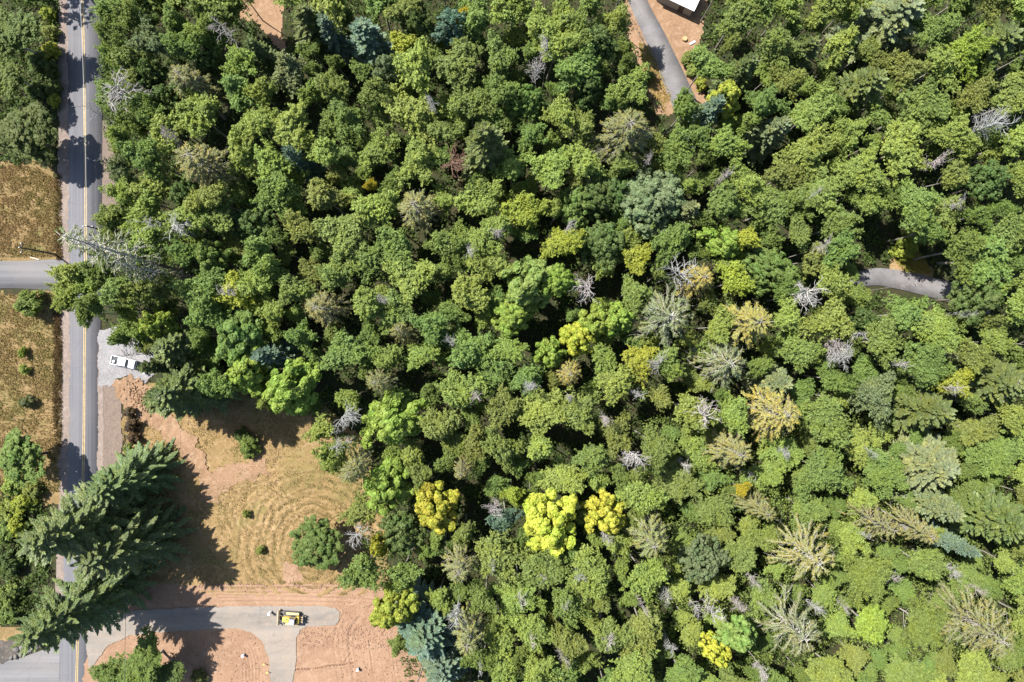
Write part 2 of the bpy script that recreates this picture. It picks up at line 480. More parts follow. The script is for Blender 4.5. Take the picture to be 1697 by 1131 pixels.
# openings along the upper and right edges
patch('bare_soil', [(398, -60), (465, -60), (468, 60), (478, 90), (462, 84), (430, 42), (402, 30)], M_ORANGE, 0.05, 0.25, 0.04)
patch('drive_verge', [(1030, 20), (1045, -60), (1185, -60), (1165, 40), (1150, 110), (1180, 190), (1090, 190), (1060, 120), (1045, 70)], M_ORANGE, 0.05, 0.25, 0.05)
patch('lane_verge', [(1475, 425), (1525, 415), (1545, 450), (1545, 470), (1500, 455), (1470, 450)], M_GRASS, 0.06, 0.2, 0.06)

# paved surfaces
strip('side_road', [(-120, 432), (0, 433), (60, 432), (122, 428)], [(-120, 478), (0, 478), (60, 480), (122, 488)], M_SIDE, 0.105)
strip('lower_side_road', [(-120, 1098), (0, 1096), (55, 1083), (112, 1060)], [(-120, 1200), (0, 1200), (55, 1200), (112, 1200)], M_SIDE, 0.105)
strip('road', [(107, -80), (108, 0), (111, 180), (112, 370), (114, 600), (111, 760), (106, 900), (100, 1060), (97, 1210)],
      [(160, -80), (166, 0), (170, 100), (169, 370), (167, 600), (166, 760), (163, 900), (156, 1060), (154, 1210)], M_ROAD, 0.125)
patch('gravel_spill', [(102, -60), (111.5, -60), (114, 180), (115, 370), (117, 600), (114, 760), (108, 900), (103, 1050), (96, 1050), (104, 760), (107, 500), (104, 200)], M_SHOULDER, 0.127, 0.12, 0.004, 2.2)
patch('sand_spill', [(163.5, 560), (172, 560), (172, 800), (166, 900), (160, 1000), (158, 1000), (162, 800)], M_SHOULDER, 0.127, 0.12, 0.004, 1.8)
yl = [(136, -80), (137.7, 0), (141, 180), (143, 370), (141, 560), (139.5, 745), (136, 880), (129.6, 1060), (126, 1210)]
for off in (-1.35, 1.35):
    strip('centre_line', [(x + off - 0.85, y) for x, y in yl], [(x + off + 0.85, y) for x, y in yl], M_LINE, 0.131, 0.003)
patch('new_lane', [(140, 1046), (158, 1028), (190, 1013), (300, 1007), (420, 1004), (530, 1004), (556, 1006), (564, 1014), (564, 1027), (556, 1034), (530, 1036),
                   (510, 1037), (497, 1043), (491, 1056), (491, 1090), (486, 1131), (486, 1200), (450, 1200), (450, 1131), (446, 1090), (436, 1062), (415, 1046),
                   (395, 1040), (300, 1044), (215, 1053), (182, 1068), (164, 1092), (150, 1110)], M_LANE, 0.262, 0.09, 0.004, 1.3)
strip('driveway', [(1015, -80), (1040, 0), (1066, 60), (1095, 130), (1118, 185), (1140, 230)],
      [(1045, -80), (1072, 0), (1098, 50), (1130, 115), (1156, 170), (1180, 215)], M_DRIVE, 0.17, 0.15)
strip('forest_lane', [(1390, 462), (1440, 446), (1480, 447), (1530, 457), (1580, 470), (1640, 500)],
      [(1390, 490), (1440, 474), (1480, 478), (1530, 490), (1580, 505), (1640, 535)], M_DRIVE, 0.18, 0.15)

# ------------------------------------------------------------------ plant prototypes
class Proto:
    def __init__(self, parts, Rr, H):
        self.parts = parts; self.R = Rr; self.H = H      # parts: (name, mesh, tint_key)

def limbs_mesh(name, H, r0, tops, rng, sides=7, bend=0.25):
    T = Tubes()
    pts = []; rad = []
    for i in range(7):
        t = i / 6
        pts.append((bend * math.sin(t * 3 + rng.random() * 0.4), bend * math.cos(t * 2.3) - bend, H * t)); rad.append(r0 * (1 - 0.82 * t) + 0.02)
    T.tube(pts, rad, sides)
    for tp in tops:
        tp = Vector(tp)
        z0 = max(H * 0.35, tp.z - 0.45 * math.hypot(tp.x, tp.y) - rng.uniform(1, 3))
        k = z0 / H
        a = Vector((bend * math.sin(k * 3), bend * math.cos(k * 2.3) - bend, z0))
        mid = (a + tp) / 2 + Vector((0, 0, -0.3))
        rr = r0 * (1 - 0.82 * k) * 0.55
        T.tube([a, mid, tp], [rr, rr * 0.6, rr * 0.15], 5)
    return T.mesh(name)

def broad_proto(name, seed, Rr, H, depth, lobes, per, nleaf, cr, hl, asp, mat, puffy, bark, spread=0.62):
    rng = np.random.default_rng(seed)
    L = [(np.array([0, 0, H - depth * 0.42]), np.array([0.55 * Rr, 0.55 * Rr, depth * 0.42]))]
    for k in range(lobes):
        a = 2 * math.pi * (k + rng.uniform(-0.3, 0.3)) / lobes
        d = Rr * rng.uniform(spread - 0.16, spread + 0.10)
        rr = Rr * rng.uniform(0.26, 0.44)
        L.append((np.array([d * math.cos(a), d * math.sin(a), H - depth * rng.uniform(0.38, 0.78)]), np.array([rr, rr, rr * rng.uniform(0.75, 1.15)])))
    Q = []
    for li, (c, r) in enumerate(L):
        n = int(per * (3.0 if li == 0 else rng.uniform(0.8, 1.2)))
        d = unit(rng.normal(size=(n, 3)) + np.array([0, 0, 0.45]))
        cc = c + d * r * rng.uniform(0.72, 1.08, (n, 1))
        for q in range(n):
            rad = Rr * rng.uniform(*cr)
            k = int(nleaf * rng.uniform(0.7, 1.3) * (rad / (Rr * sum(cr) / 2)) ** 2)
            dd = unit(rng.normal(size=(k, 3)))
            if puffy:
                dd[:, 2] = np.abs(dd[:, 2]) * np.where(rng.random(k) < 0.8, 1, -1)
                p = cc[q] + dd * rad * rng.uniform(0.8, 1.05, (k, 1)) * np.array([1, 1, 0.8])
                nn = dd + 0.35 * rng.normal(size=(k, 3)) + np.array([0, 0, 0.25])
            else:
                p = cc[q] + dd * rad * (rng.random((k, 1)) ** 0.5) * np.array([1, 1, 0.6])
                nn = d[q] * 0.5 + dd * 0.25 + np.array([0, 0, 0.75]) + 0.42 * rng.normal(size=(k, 3))
            s = hl * rng.uniform(0.7, 1.3, k)
            Q.append(leaf_quads(p, nn, s, s * asp, rng, 0.25))
    cm = quads_mesh(name + '_crown', np.concatenate(Q)); cm.materials.append(mat)
    tm = limbs_mesh(name + '_trunk', H - depth * 0.3, 0.028 * Rr + 0.09, [tuple(c) for c, r in L[1:]], rng); tm.materials.append(bark)
    return Proto([('trunk', tm, None), ('crown', cm, 'leaf')], Rr, H)

def feathery_proto(name, seed, Rr, H, depth, nspray, nl, lobes=10, hl=0.16):
    """Fine-leaved crown: thin leafy sprays through an irregular lobed envelope."""
    rng = np.random.default_rng(seed)
    u = unit(rng.normal(size=(lobes, 3)) + np.array([0, 0, 0.35])); am = rng.uniform(0.55, 1.0, lobes)
    d = unit(rng.normal(size=(nspray * 2, 3)) + np.array([0, 0, 0.35]))
    d = d[d[:, 2] > -0.45][:nspray]; n = len(d)
    bump = (am[None] * np.exp(-(1 - d @ u.T) / 0.085)).max(axis=1)
    fac = 0.30 + 0.80 * bump + 0.05 * rng.normal(size=n)
    fac *= np.where(rng.random(n) < 0.3, rng.uniform(0.45, 0.85, n), rng.uniform(0.86, 1.02, n))
    c = np.array([0, 0, H - depth * 0.5])
    p = c + d * np.array([Rr, Rr, depth * 0.5]) * fac[:, None]
    sd = unit(d * 0.7 + np.array([0, 0, 0.45]) + 0.5 * rng.normal(size=(n, 3)))
    ln = rng.uniform(0.55, 1.45, n)
    k = rng.integers(int(nl * 0.6), int(nl * 1.4), n)
    ii = np.repeat(np.arange(n), k); N_ = len(ii)
    t = rng.random(N_)
    lp = p[ii] + sd[ii] * (ln[ii] * (t - 0.4))[:, None] + rng.normal(size=(N_, 3)) * (0.135 * (1.2 - 0.75 * t))[:, None]
    nn = np.array([0, 0, 0.85]) + d[ii] * 0.3 + 0.68 * rng.normal(size=(N_, 3))
    s_ = hl * rng.uniform(0.65, 1.3, N_)
    cm = quads_mesh(name + '_crown', leaf_quads(lp, nn, s_, s_ * 0.5, rng, 0.25)); cm.materials.append(M_LEAF)
    tops = c + u * np.array([Rr, Rr, depth * 0.5]) * 0.7
    tm = limbs_mesh(name + '_trunk', H - depth * 0.3, 0.125, [tuple(q) for q in tops if q[2] > H * 0.4], rng); tm.materials.append(M_ALDERBARK)
    return Proto([('trunk', tm, None), ('crown', cm, 'leaf')], Rr, H)

ALDER = [feathery_proto('alder', 100 + i, 3.5, 17.0, 6.6 + 0.7 * (i % 4), 470 + 20 * (i % 3), 36, 5 + i % 5, 0.135) for i in range(14)]
MAPLE = [broad_proto('maple', 200 + i, 4.2, 17.0, 9.0, 7 + i % 3, 12, 60, (0.10, 0.17), 0.26, 0.8, M_MAPLE, True, M_BARK, 0.6) for i in range(5)]
DARKB = [broad_proto('dense', 300 + i, 4.0, 16.0, 8.0, 9, 26, 40, (0.07, 0.12), 0.19, 0.6, M_MAPLE, True, M_BARK, 0.56) for i in range(4)]
SHRUB = [broad_proto('shrub', 400 + i, 2.0, 2.6, 2.4, 6, 12, 46, (0.12, 0.22), 0.15, 0.5, M_LEAF, False, M_BARK, 0.55) for i in range(4)]

def fir_proto(name, seed, Rr, H, nb, droop=0.28, low=0.14, dens=13, wide=1.0, power=0.72, thin=1.0):
    rng = np.random.default_rng(seed)
    Q = []; T = Tubes()
    T.tube([(0, 0, 0), (0.05, 0, H * 0.5), (0, 0, H)], [0.045 * Rr + 0.16, 0.03 * Rr + 0.1, 0.02], 8)
    for i in range(nb):
        t = (i + rng.random()) / nb
        z = H * (low + (0.985 - low) * t)
        prof = (1 - t) ** power * 0.96 + 0.04
        Lb = Rr * prof * rng.uniform(0.78, 1.12) + 0.35
        az = i * 2.39996 + rng.uniform(-0.35, 0.35)
        d = np.array([math.cos(az), math.sin(az), 0.0]); side = np.array([-d[1], d[0], 0.0])
        up0 = 0.55 * t - 0.10
        s = np.linspace(0.10, 1.0, dens + int(Lb * 2))
        n = len(s)
        zz = z + Lb * (up0 * s - droop * (1 - 0.6 * t) * s ** 1.7 + 0.10 * s ** 5)
        ax = d * (s * Lb)[:, None]; ax[:, 2] = zz
        ax += side * (0.05 * Lb * np.sin(s * 3 + rng.random() * 6))[:, None]
        slope = np.gradient(zz, s * Lb)
        dirv = unit(d + np.outer(slope, [0, 0, 1]))
        for sg in (-1, 1):
            ll = (0.34 * Lb * (1.02 - s) ** 0.8 + 0.26) * rng.uniform(0.7, 1.2, n) * wide
            dv = unit(dirv * rng.uniform(0.55, 0.9, (n, 1)) + sg * side * 0.8 + np.array([0, 0, -0.18]) + 0.10 * rng.normal(size=(n, 3)))
            sv = unit(np.cross(dv, np.array([0, 0, 1.0]) + 0.45 * rng.normal(size=(n, 3))))
            Q.append(frond_quads(ax, dv, sv, ll, thin * (0.085 + 0.10 * ll)))
            p2 = ax + dv * (ll * 0.35)[:, None]
            dv2 = unit(dv + 0.6 * dirv + np.array([0, 0, 0.12]) + 0.18 * rng.normal(size=(n, 3)))
            sv2 = unit(np.cross(dv2, np.array([0, 0, 1.0]) + 0.5 * rng.normal(size=(n, 3))))
            Q.append(frond_quads(p2, dv2, sv2, ll * 0.75, thin * (0.07 + 0.08 * ll)))
        k = n // 2
        Q.append(frond_quads(ax[-k:], dirv[-k:], np.repeat(side[None], k, 0), 0.45, 0.12))
        T.tube([(0, 0, z), tuple(ax[n // 2]), tuple(ax[-1])], [0.05, 0.035, 0.012], 3)
    cm = quads_mesh(name + '_crown', np.concatenate(Q)); cm.materials.append(M_NEEDLE)
    tm = T.mesh(name + '_trunk'); tm.materials.append(M_BARK)
    return Proto([('trunk', tm, None), ('crown', cm, 'leaf')], Rr, H)

FIR = [fir_proto('fir', 500 + i, 4.2, 18.0, 120 + 10 * i, 0.22 + 0.05 * i, 0.15, 13, 1.0, 0.62) for i in range(4)]
BIGFIR = [fir_proto('big_fir', 520 + i, 6.8, 26.0, 135, 0.42, 0.10, 30, 0.78, 0.58, 0.66) for i in range(3)]

def branch_path(o, az, L, rise, curl, rng, n=6, wob=0.06):
    d = Vector((math.cos(az), math.sin(az), 0)); s = Vector((-d.y, d.x, 0))
    ph = rng.uniform(0, 6.28); am = wob * L
    return [o + d * (L * t) + Vector((0, 0, L * (rise * t - curl * t * t))) + s * (am * math.sin(ph + 4.2 * t) - am * math.sin(ph)) for t in [k / (n - 1) for k in range(n)]]

def sparse_proto(name, seed, Rr, H, nb, leafy, bare_low=0.0, thick=0.05, crown0=0.35):
    """Dying conifer: grey bowed branches with thin tufts of faded needles."""
    rng = np.random.default_rng(seed)
    TT = Tubes(); TB = Tubes(); Q = []
    TT.tube([(0, 0, 0), (0.1, 0.05, H * 0.5), (0, 0, H)], [0.05 * Rr + 0.12, 0.035 * Rr + 0.08, 0.03], 8)
    for i in range(nb):
        t = (i + rng.random()) / nb
        z = H * (crown0 + (0.99 - crown0) * t)
        L = Rr * ((1 - t) ** 0.6 * 0.85 + 0.18) * rng.uniform(0.7, 1.15)
        az = i * 2.39996 + rng.uniform(-0.5, 0.5)
        P = branch_path(Vector((0, 0, z)), az, L, 0.35 * t + 0.1, 0.45 - 0.25 * t + rng.uniform(-0.1, 0.15), rng)
        TB.tube(P, [thick * (1.1 - 0.8 * k / 5) for k in range(6)], 4)
        for q in range(rng.integers(1, 4)):
            a = P[rng.integers(2, 5)]
            P2 = branch_path(a, az + rng.choice([-1, 1]) * rng.uniform(0.4, 0.9), L * rng.uniform(0.22, 0.42), 0.15, 0.5, rng, 4)
            TB.tube(P2, [thick * 0.6, thick * 0.5, thick * 0.35, thick * 0.2], 3)
        if t < bare_low: continue
        n = int(leafy * L)
        if n < 1: continue
        A = np.array([tuple(p) for p in P])
        s = 0.22 + 0.78 * rng.random(n) ** 0.7
        ii = np.minimum((s * 5).astype(int), 4); fr = (s * 5 - ii)[:, None]
        pp = A[ii] * (1 - fr) + A[ii + 1] * fr
        dv = unit(A[ii + 1] - A[ii])
        sd = np.cross(dv, [0, 0, 1.0]) * rng.choice([-1, 1], n)[:, None]
        dd = unit(dv * 0.9 + sd * rng.uniform(0.2, 0.9, (n, 1)) + np.array([0, 0, -0.25]) + 0.25 * rng.normal(size=(n, 3)))
        sv = unit(np.cross(dd, np.array([0, 0, 1.0]) + 0.6 * rng.normal(size=(n, 3))))
        ll = rng.uniform(0.22, 0.6, n)
        Q.append(frond_quads(pp, dd, sv, ll, 0.03 + 0.065 * ll))
    parts = [('trunk', TT.mesh(name + '_trunk'), 'wood'), ('bough', TB.mesh(name + '_boughs'), 'wood')]
    parts[0][1].materials.append(M_DEAD); parts[1][1].materials.append(M_DEAD)
    cm = quads_mesh(name + '_crown', np.concatenate(Q)); cm.materials.append(M_DRYNEEDLE)
    parts.append(('crown', cm, 'leaf'))
    return Proto(parts, Rr, H)

SPARSE = [sparse_proto('dying_fir', 600 + i, 4.2, 22.0, 85 + 10 * i, 26 + 7 * (i % 3), 0.0, 0.045, 0.45) for i in range(6)]
GREYSPARSE = [sparse_proto('grey_fir', 620 + i, 4.6, 20.0, 70 + 8 * i, 34, 0.05, 0.05, 0.5) for i in range(5)]
LEANER = sparse_proto('tall_grey_fir', 640, 5.0, 34.0, 110, 15, 0.25, 0.075, 0.25)

def snag_proto(name, seed, Rr, H, nb, thick, top=0.62):
    rng = np.random.default_rng(seed)
    TT = Tubes(); TB = Tubes()
    pref = rng.uniform(0, 6.283, rng.integers(2, 5))
    TT.tube([(0, 0, 0), (0.15, 0.1, H * 0.5), (0.1, -0.1, H * 0.98)], [0.13, 0.09, 0.03], 7)
    for i in range(nb):
        z = H * (top + (0.98 - top) * rng.random() ** 0.8)
        L = Rr * rng.uniform(0.45, 1.1)
        az = pref[i % len(pref)] + rng.normal(0, 0.55)
        P = branch_path(Vector((0.1, 0, z)), az, L, rng.uniform(0.2, 0.9), rng.uniform(0.0, 0.5), rng, 6, 0.10)
        TB.tube(P, [thick * (1.15 - 0.85 * k / 5) for k in range(6)], 4)
        for q in range(rng.integers(3, 7)):
            a = P[rng.integers(1, 5)]
            az2 = az + rng.choice([-1, 1]) * rng.uniform(0.4, 1.1)
            P2 = branch_path(a, az2, L * rng.uniform(0.25, 0.55), rng.uniform(0.1, 0.8), 0.3, rng, 4, 0.12)
            TB.tube(P2, [thick * 0.65, thick * 0.55, thick * 0.4, thick * 0.2], 3)
            P3 = branch_path(P2[2], az2 + rng.uniform(-1, 1), L * 0.2, 0.4, 0.2, rng, 3)
            TB.tube(P3, [thick * 0.4, thick * 0.3, thick * 0.15], 3)
    a = TT.mesh(name + '_trunk'); b = TB.mesh(name + '_boughs')
    a.materials.append(M_DEAD); b.materials.append(M_DEAD)
    return Proto([('trunk', a, 'wood'), ('bough', b, 'wood')], Rr, H)

SNAG = [snag_proto('snag', 700 + i, 2.6, 17.0, 11 + 3 * i, 0.055 + 0.004 * (i % 4), 0.5 + 0.05 * (i % 5)) for i in range(9)]


# ------------------------------------------------------------------ planting

HUE = {  # leaf tints: name in a label, base colour
    'O': ('olive green', (0.154, 0.184, 0.052)), 'A': ('mid-green', (0.133, 0.187, 0.052)), 'L': ('light green', (0.186, 0.236, 0.060)),
    'YG': ('yellow-green', (0.245, 0.275, 0.045)), 'D': ('dark green', (0.084, 0.115, 0.034)), 'B': ('blue-green', (0.088, 0.138, 0.096)),
    'G': ('grey-green', (0.128, 0.155, 0.074)), 'M': ('bright green', (0.185, 0.235, 0.042)), 'MD': ('deep green', (0.118, 0.160, 0.040)),
    'Y': ('bright yellow', (0.35, 0.335, 0.045)), 'GD': ('golden yellow', (0.315, 0.27, 0.035)),
    'S': ('straw-coloured', (0.138, 0.148, 0.052)), 'SO': ('olive-brown', (0.118, 0.132, 0.048)), 'SY': ('mustard-tinged', (0.195, 0.19, 0.050)),
    'SG': ('grey-olive', (0.115, 0.134, 0.062)), 'FG': ('soft green', (0.088, 0.126, 0.044)),
    'W': ('pale grey', (0.30, 0.28, 0.26)), 'WG': ('silver-grey', (0.22, 0.21, 0.20)), 'R': ('reddish-brown', (0.155, 0.090, 0.062)),
    'BR': ('dark brown', (0.085, 0.06, 0.035)),
}
KIND = {  # kind: protos, object name, word, category, group, default height
    'al': (ALDER, 'alder_tree', 'alder', 'tree', 'alders of the forest canopy', 17),
    'sa': (ALDER, 'young_tree', 'young tree', 'tree', 'young trees filling gaps in the canopy', 10),
    'mp': (MAPLE, 'maple_tree', 'round-clumped maple', 'tree', 'maples of the forest', 17),
    'dk': (DARKB, 'broadleaf_tree', 'dense broadleaf tree', 'tree', 'dense broadleaf trees of the forest', 15),
    'fr': (FIR, 'fir_tree', 'fir', 'conifer', 'firs of the forest', 17),
    'bf': (BIGFIR, 'tall_fir_tree', 'tall fir', 'conifer', 'tall firs beside the road', 28),
    'sp': (SPARSE, 'dying_conifer', 'thin dying conifer', 'conifer', 'dying conifers with thin crowns', 20),
    'gs': (GREYSPARSE, 'grey_conifer', 'half-bare conifer with whitish boughs', 'conifer', 'half-bare grey conifers', 20),
    'sn': (SNAG, 'dead_snag', 'dead snag', 'dead tree', 'leafless snags', 17),
    'sh': (SHRUB, 'shrub', 'low shrub', 'shrub', 'shrubs on the verges and clearing', 2.6),
}
TREES = []          # placed, for labels: dict(root, kind, hue, x, y, r, label)
def plant(kind, x, y, r, hue, h=None, label=None, proto=None, cat=None, lean=None, jitter=0.10, gain=1.0, base=None):
    protos, oname, word, ocat, group, h0 = KIND[kind]
    p = proto or protos[random.randrange(len(protos))]
    if h is None and kind == 'sn': h = random.uniform(17.5, 20.5) * (0.72 if (x > 1080 and y > 690) else 1.0)
    h = h or h0 * random.uniform(0.92, 1.08)
    zc = h * (0.5 if kind == 'sh' else 0.72 if kind in ('fr', 'bf') else 0.80)
    g = G(x, y, zc) if base is None else G(*base)
    rm = m(r, zc) * {'al': 1.30, 'sa': 1.28, 'mp': 1.06, 'dk': 1.1}.get(kind, 1.0)
    root = bpy.data.objects.new(oname, None)
    root.empty_display_size = 0.5
    COL.objects.link(root)
    root.location = (g.x, g.y, -0.05)
    s = rm / p.R
    root.scale = (s * random.uniform(0.84, 1.18), s * random.uniform(0.84, 1.18), h / p.H)
    root.rotation_euler = (random.gauss(0, 0.025), random.gauss(0, 0.025), random.uniform(0, 6.283))
    if lean: root.rotation_euler = (lean[0], lean[1], lean[2] if len(lean) > 2 else 0)
    col = HUE[hue][1]
    j = [gain * random.uniform(1 - jitter, 1 + jitter)] * 3
    j[0] *= random.uniform(0.92, 1.08)
    leafc = tuple(min(0.9, c * k) for c, k in zip(col, j))
    woodc = leafc if kind == 'sn' else (0.31, 0.29, 0.25) if kind == 'gs' else (0.24, 0.22, 0.185)
    for nm, me, key in p.parts:
        o = bpy.data.objects.new(nm, me); COL.objects.link(o); o.parent = root
        if nm == 'bough': o['kind'] = 'stuff'
        if key == 'leaf': o.color = (*leafc, 1)
        elif key == 'wood': o.color = (*woodc, 1)
    root['category'] = cat or ocat; root['group'] = group
    TREES.append(dict(root=root, kind=kind, hue=hue, x=x, y=y, r=r, label=label, word=word, bx=848.5 + g.x * PXM, by=565.5 - g.y * PXM, h=h))
    return root

# trees and shrubs that can be told apart in the photograph: kind, x, y, radius (px), tint
HAND = '''
al 195 20 30 A|al 190 60 28 A|al 182 88 22 L|al 217 32 26 O|al 217 98 28 O|dk 246 122 30 D|al 256 66 28 G|al 286 36 26 A|al 326 60 26 L|al 346 28 28 A|al 300 78 28 A
dk 346 104 26 D|sn 370 50 24 WG|fr 428 86 30 D|al 400 98 30 L|al 394 146 34 A|al 432 158 30 L|sn 206 154 32 WG|al 222 138 24 O|sp 308 146 36 SO|al 334 196 36 L|dk 266 164 28 D
al 200 192 26 A|al 240 186 28 MD|al 420 204 34 L|al 200 228 20 L|sn 157 192 15 W|sn 281 226 14 W|al 236 258 34 A|al 198 288 24 G|sp 330 270 50 S|al 252 302 34 L|al 396 254 34 L
al 446 268 34 L|al 446 314 30 A|dk 308 322 32 D|al 212 318 24 L|al 346 322 30 O|al 236 352 32 L|al 312 358 34 L|al 360 368 38 A|al 190 362 28 O|sn 292 382 26 W|sn 252 374 20 W
mp 342 428 30 MD|dk 420 378 34 D|al 424 408 30 A|al 442 444 30 L|al 300 418 26 A|al 118 452 34 L|al 152 474 30 L|al 142 516 24 A|al 168 444 28 A|al 112 482 28 L|al 192 482 34 A|al 156 508 25 A|al 232 492 26 O|al 332 484 34 A
mp 262 540 28 M|al 346 518 38 A|al 386 474 30 YG|sn 400 490 15 W|al 430 462 32 L|al 452 516 25 L|mp 390 560 46 MD|mp 406 614 38 M|al 216 548 22 L|al 206 562 18 A|sn 236 580 14 WG
fr 286 582 42 D|fr 262 604 28 D|fr 455 592 30 B|mp 488 642 50 M||al 622 306 13 GD|sp 690 342 46 S|fr 506 36 36 D|fr 548 48 28 B|fr 604 60 38 B|dk 750 42 38 B|dk 640 106 28 G
al 670 22 34 O|al 664 76 25 YG|al 790 32 34 A|al 760 18 14 GD|dk 690 42 24 D|sn 757 272 26 R|sn 720 170 12 W|al 832 152 30 A|sn 888 122 18 W|sn 906 90 16 W|al 482 122 38 G
al 890 42 34 L|al 930 22 30 L|al 962 52 30 O|dk 986 72 34 D|al 912 82 34 L|al 956 116 38 A|dk 870 172 32 MD|al 930 182 32 L|dk 976 152 26 D|al 830 372 34 L|al 792 332 38 L|al 872 352 34 M
al 936 402 30 YG|al 790 402 34 L|al 812 442 34 L|sn 818 380 13 W|sn 775 420 13 W|sn 925 382 12 W|dk 990 332 34 D|dk 1000 402 40 D|dk 955 342 30 MD|sp 1040 214 52 SO|al 1130 182 32 MD
fr 1176 186 28 B|al 1120 242 30 A|al 1166 226 24 A|al 1200 244 34 L|mp 1202 164 30 YG|al 1270 176 30 A|fr 1282 216 30 G|dk 1080 332 58 G|dk 1022 322 34 D|al 1190 332 40 A|al 1240 312 32 L
al 1280 342 38 A|fr 1140 352 24 G|al 1120 396 40 MD|mp 1200 400 36 M|al 1232 392 22 YG|dk 1276 442 46 MD|al 1056 436 25 YG|sn 1120 456 32 WG|sp 1166 462 32 SY|al 1222 466 28 YG
gs 1108 522 56 SG|sp 1244 540 42 SY|gs 1202 602 46 SG|mp 1030 532 30 M|al 1060 602 40 YG|al 1102 606 30 L|sn 1094 602 18 W|mp 872 474 46 L|mp 850 524 40 M|mp 922 472 34 M|sn 976 480 26 W
mp 1000 522 36 M|mp 956 564 29 Y|mp 914 584 28 M|sp 950 622 28 SY|al 880 622 34 A|al 1022 642 34 L|al 902 682 40 L|al 962 692 38 O|al 1150 682 30 L|sn 1156 682 24 W|sp 1216 748 44 S|sp 1282 692 46 SY
al 1390 372 40 A|al 1598 414 44 MD|al 1642 420 46 A|al 1672 384 34 A|sn 1330 490 26 W|sn 1356 412 13 W|al 1398 416 28 A|al 1374 468 32 L|al 1372 530 40 L|al 1502 524 36 A|al 1544 536 44 L
dk 1436 522 24 D|sn 1396 596 26 W|fr 1292 632 32 G|fr 1532 682 48 D|al 1452 652 40 G|al 1582 632 30 YG|sn 1566 640 11 W|fr 1662 632 58 D|dk 1620 492 44 D|al 1372 702 48 A|sn 1440 740 11 W
mp 720 846 40 GD|mp 626 906 18 GD|mp 640 806 46 M|mp 652 700 52 M|dk 664 884 40 D|mp 916 872 48 Y|mp 1004 856 32 Y|al 846 820 18 YG|sp 760 940 40 S|mp 656 1010 36 YG|fr 704 1052 60 B
fr 738 1112 40 B|sp 780 1052 38 S|sn 755 1006 16 W|al 556 746 28 L|sp 582 774 30 S|sn 566 746 15 W|sn 598 882 22 W|al 608 944 34 A|al 832 862 30 B|sn 820 836 16 W|sp 766 776 22 S
sn 570 692 24 WG|sp 625 635 26 S|sp 665 560 24 S|sp 535 505 38 SO|sn 790 655 13 W|sp 1080 890 42 S|dk 1166 930 34 SG|gs 1340 916 56 S|gs 1316 1046 64 SG|mp 1188 1082 24 Y
mp 1228 1062 34 L|sn 1176 1006 22 W|sn 1222 1006 15 W|al 1442 1036 40 M|sp 1266 842 26 S|al 1232 816 12 GD|al 1372 782 46 A|fr 1552 772 52 G|fr 1562 842 36 G|fr 1664 862 62 D|sp 1462 872 30 S
sp 1532 878 28 S|fr 1592 906 20 B|al 1432 952 44 MD|al 1532 932 44 A|al 1532 1042 48 MD|sp 1642 1042 56 SO|fr 1426 142 50 D|fr 1332 92 30 D|fr 1240 110 32 D|fr 1482 34 58 G|fr 1642 72 54 D
sn 1040 755 22 W|sn 1388 585 16 W|al 1340 250 36 L|al 1560 110 40 L|al 1530 170 40 A|al 1600 90 34 M|dk 1640 300 36 D|sn 1620 210 26 WG|sn 1545 270 15 W
'''
for ent in HAND.replace('\n', '|').split('|'):
    t = ent.split()
    if len(t) == 5:
        plant(t[0], float(t[1]), float(t[2]), float(t[3]), t[4])

FLECK = [(1010, 690), (1000, 895), (860, 985), (892, 958), (930, 1002), (962, 948), (1102, 984), (1148, 1002), (1418, 884), (1346, 1010), (1402, 998), (1256, 1104), (1500, 872), (1572, 940),
         (1592, 520), (1502, 476), (1488, 602), (1412, 540), (1240, 790), (1302, 746), (1132, 770), (880, 642), (942, 652), (1058, 652), (745, 562), (820, 930), (870, 1060), (935, 1075), (1010, 1060),
         (1060, 1000), (1110, 1060), (790, 1100), (1480, 960), (1610, 980), (1250, 960), (1345, 330), (1200, 300), (1085, 270), (1580, 330), (640, 500)]
for fx, fy in FLECK:
    plant('sn', fx + random.uniform(-5, 5), fy + random.uniform(-5, 5), random.uniform(8, 14), 'W')

# single trees with a place of their own
plant('bf', 0, 0, 66, 'FG', 22, 'dark fir wedged between the two tall firs at lower left', BIGFIR[2], base=(262, 880), gain=0.85)
plant('bf', 0, 0, 84, 'FG', 27, 'tall dark fir hanging over the road, upper of the pair at lower left', BIGFIR[0], base=(226, 836), gain=1.0)
plant('bf', 0, 0, 84, 'FG', 27, 'tall dark fir over the road junction, lower of the pair at lower left', BIGFIR[1], base=(214, 950), gain=0.95)
plant('bf', 0, 0, 56, 'FG', 17, 'shorter fir on the road edge, uppermost of the lower left firs', BIGFIR[2], base=(254, 776))
plant('fr', 0, 0, 56, 'D', 22, 'dark fir at the upper left edge of the grassy clearing', FIR[1], base=(362, 632))
plant('fr', 0, 0, 44, 'D', 17, 'shorter dark fir between the gravel pad and the grassy clearing', FIR[2], base=(330, 655))
plant('fr', 800, 236, 44, 'D', 25, 'tall dark green fir standing beside the reddish-brown snag', FIR[3])
plant('fr', 490, 262, 22, 'B', 19, None, FIR[0])
plant('gs', 0, 0, 52, 'D', 33, 'huge half-dead grey fir leaning out across the road', LEANER, base=(306, 452))
plant('gs', 0, 0, 30, 'D', 26, 'thin bare-boughed fir just below the huge half-dead fir', LEANER, base=(330, 470), gain=0.8)

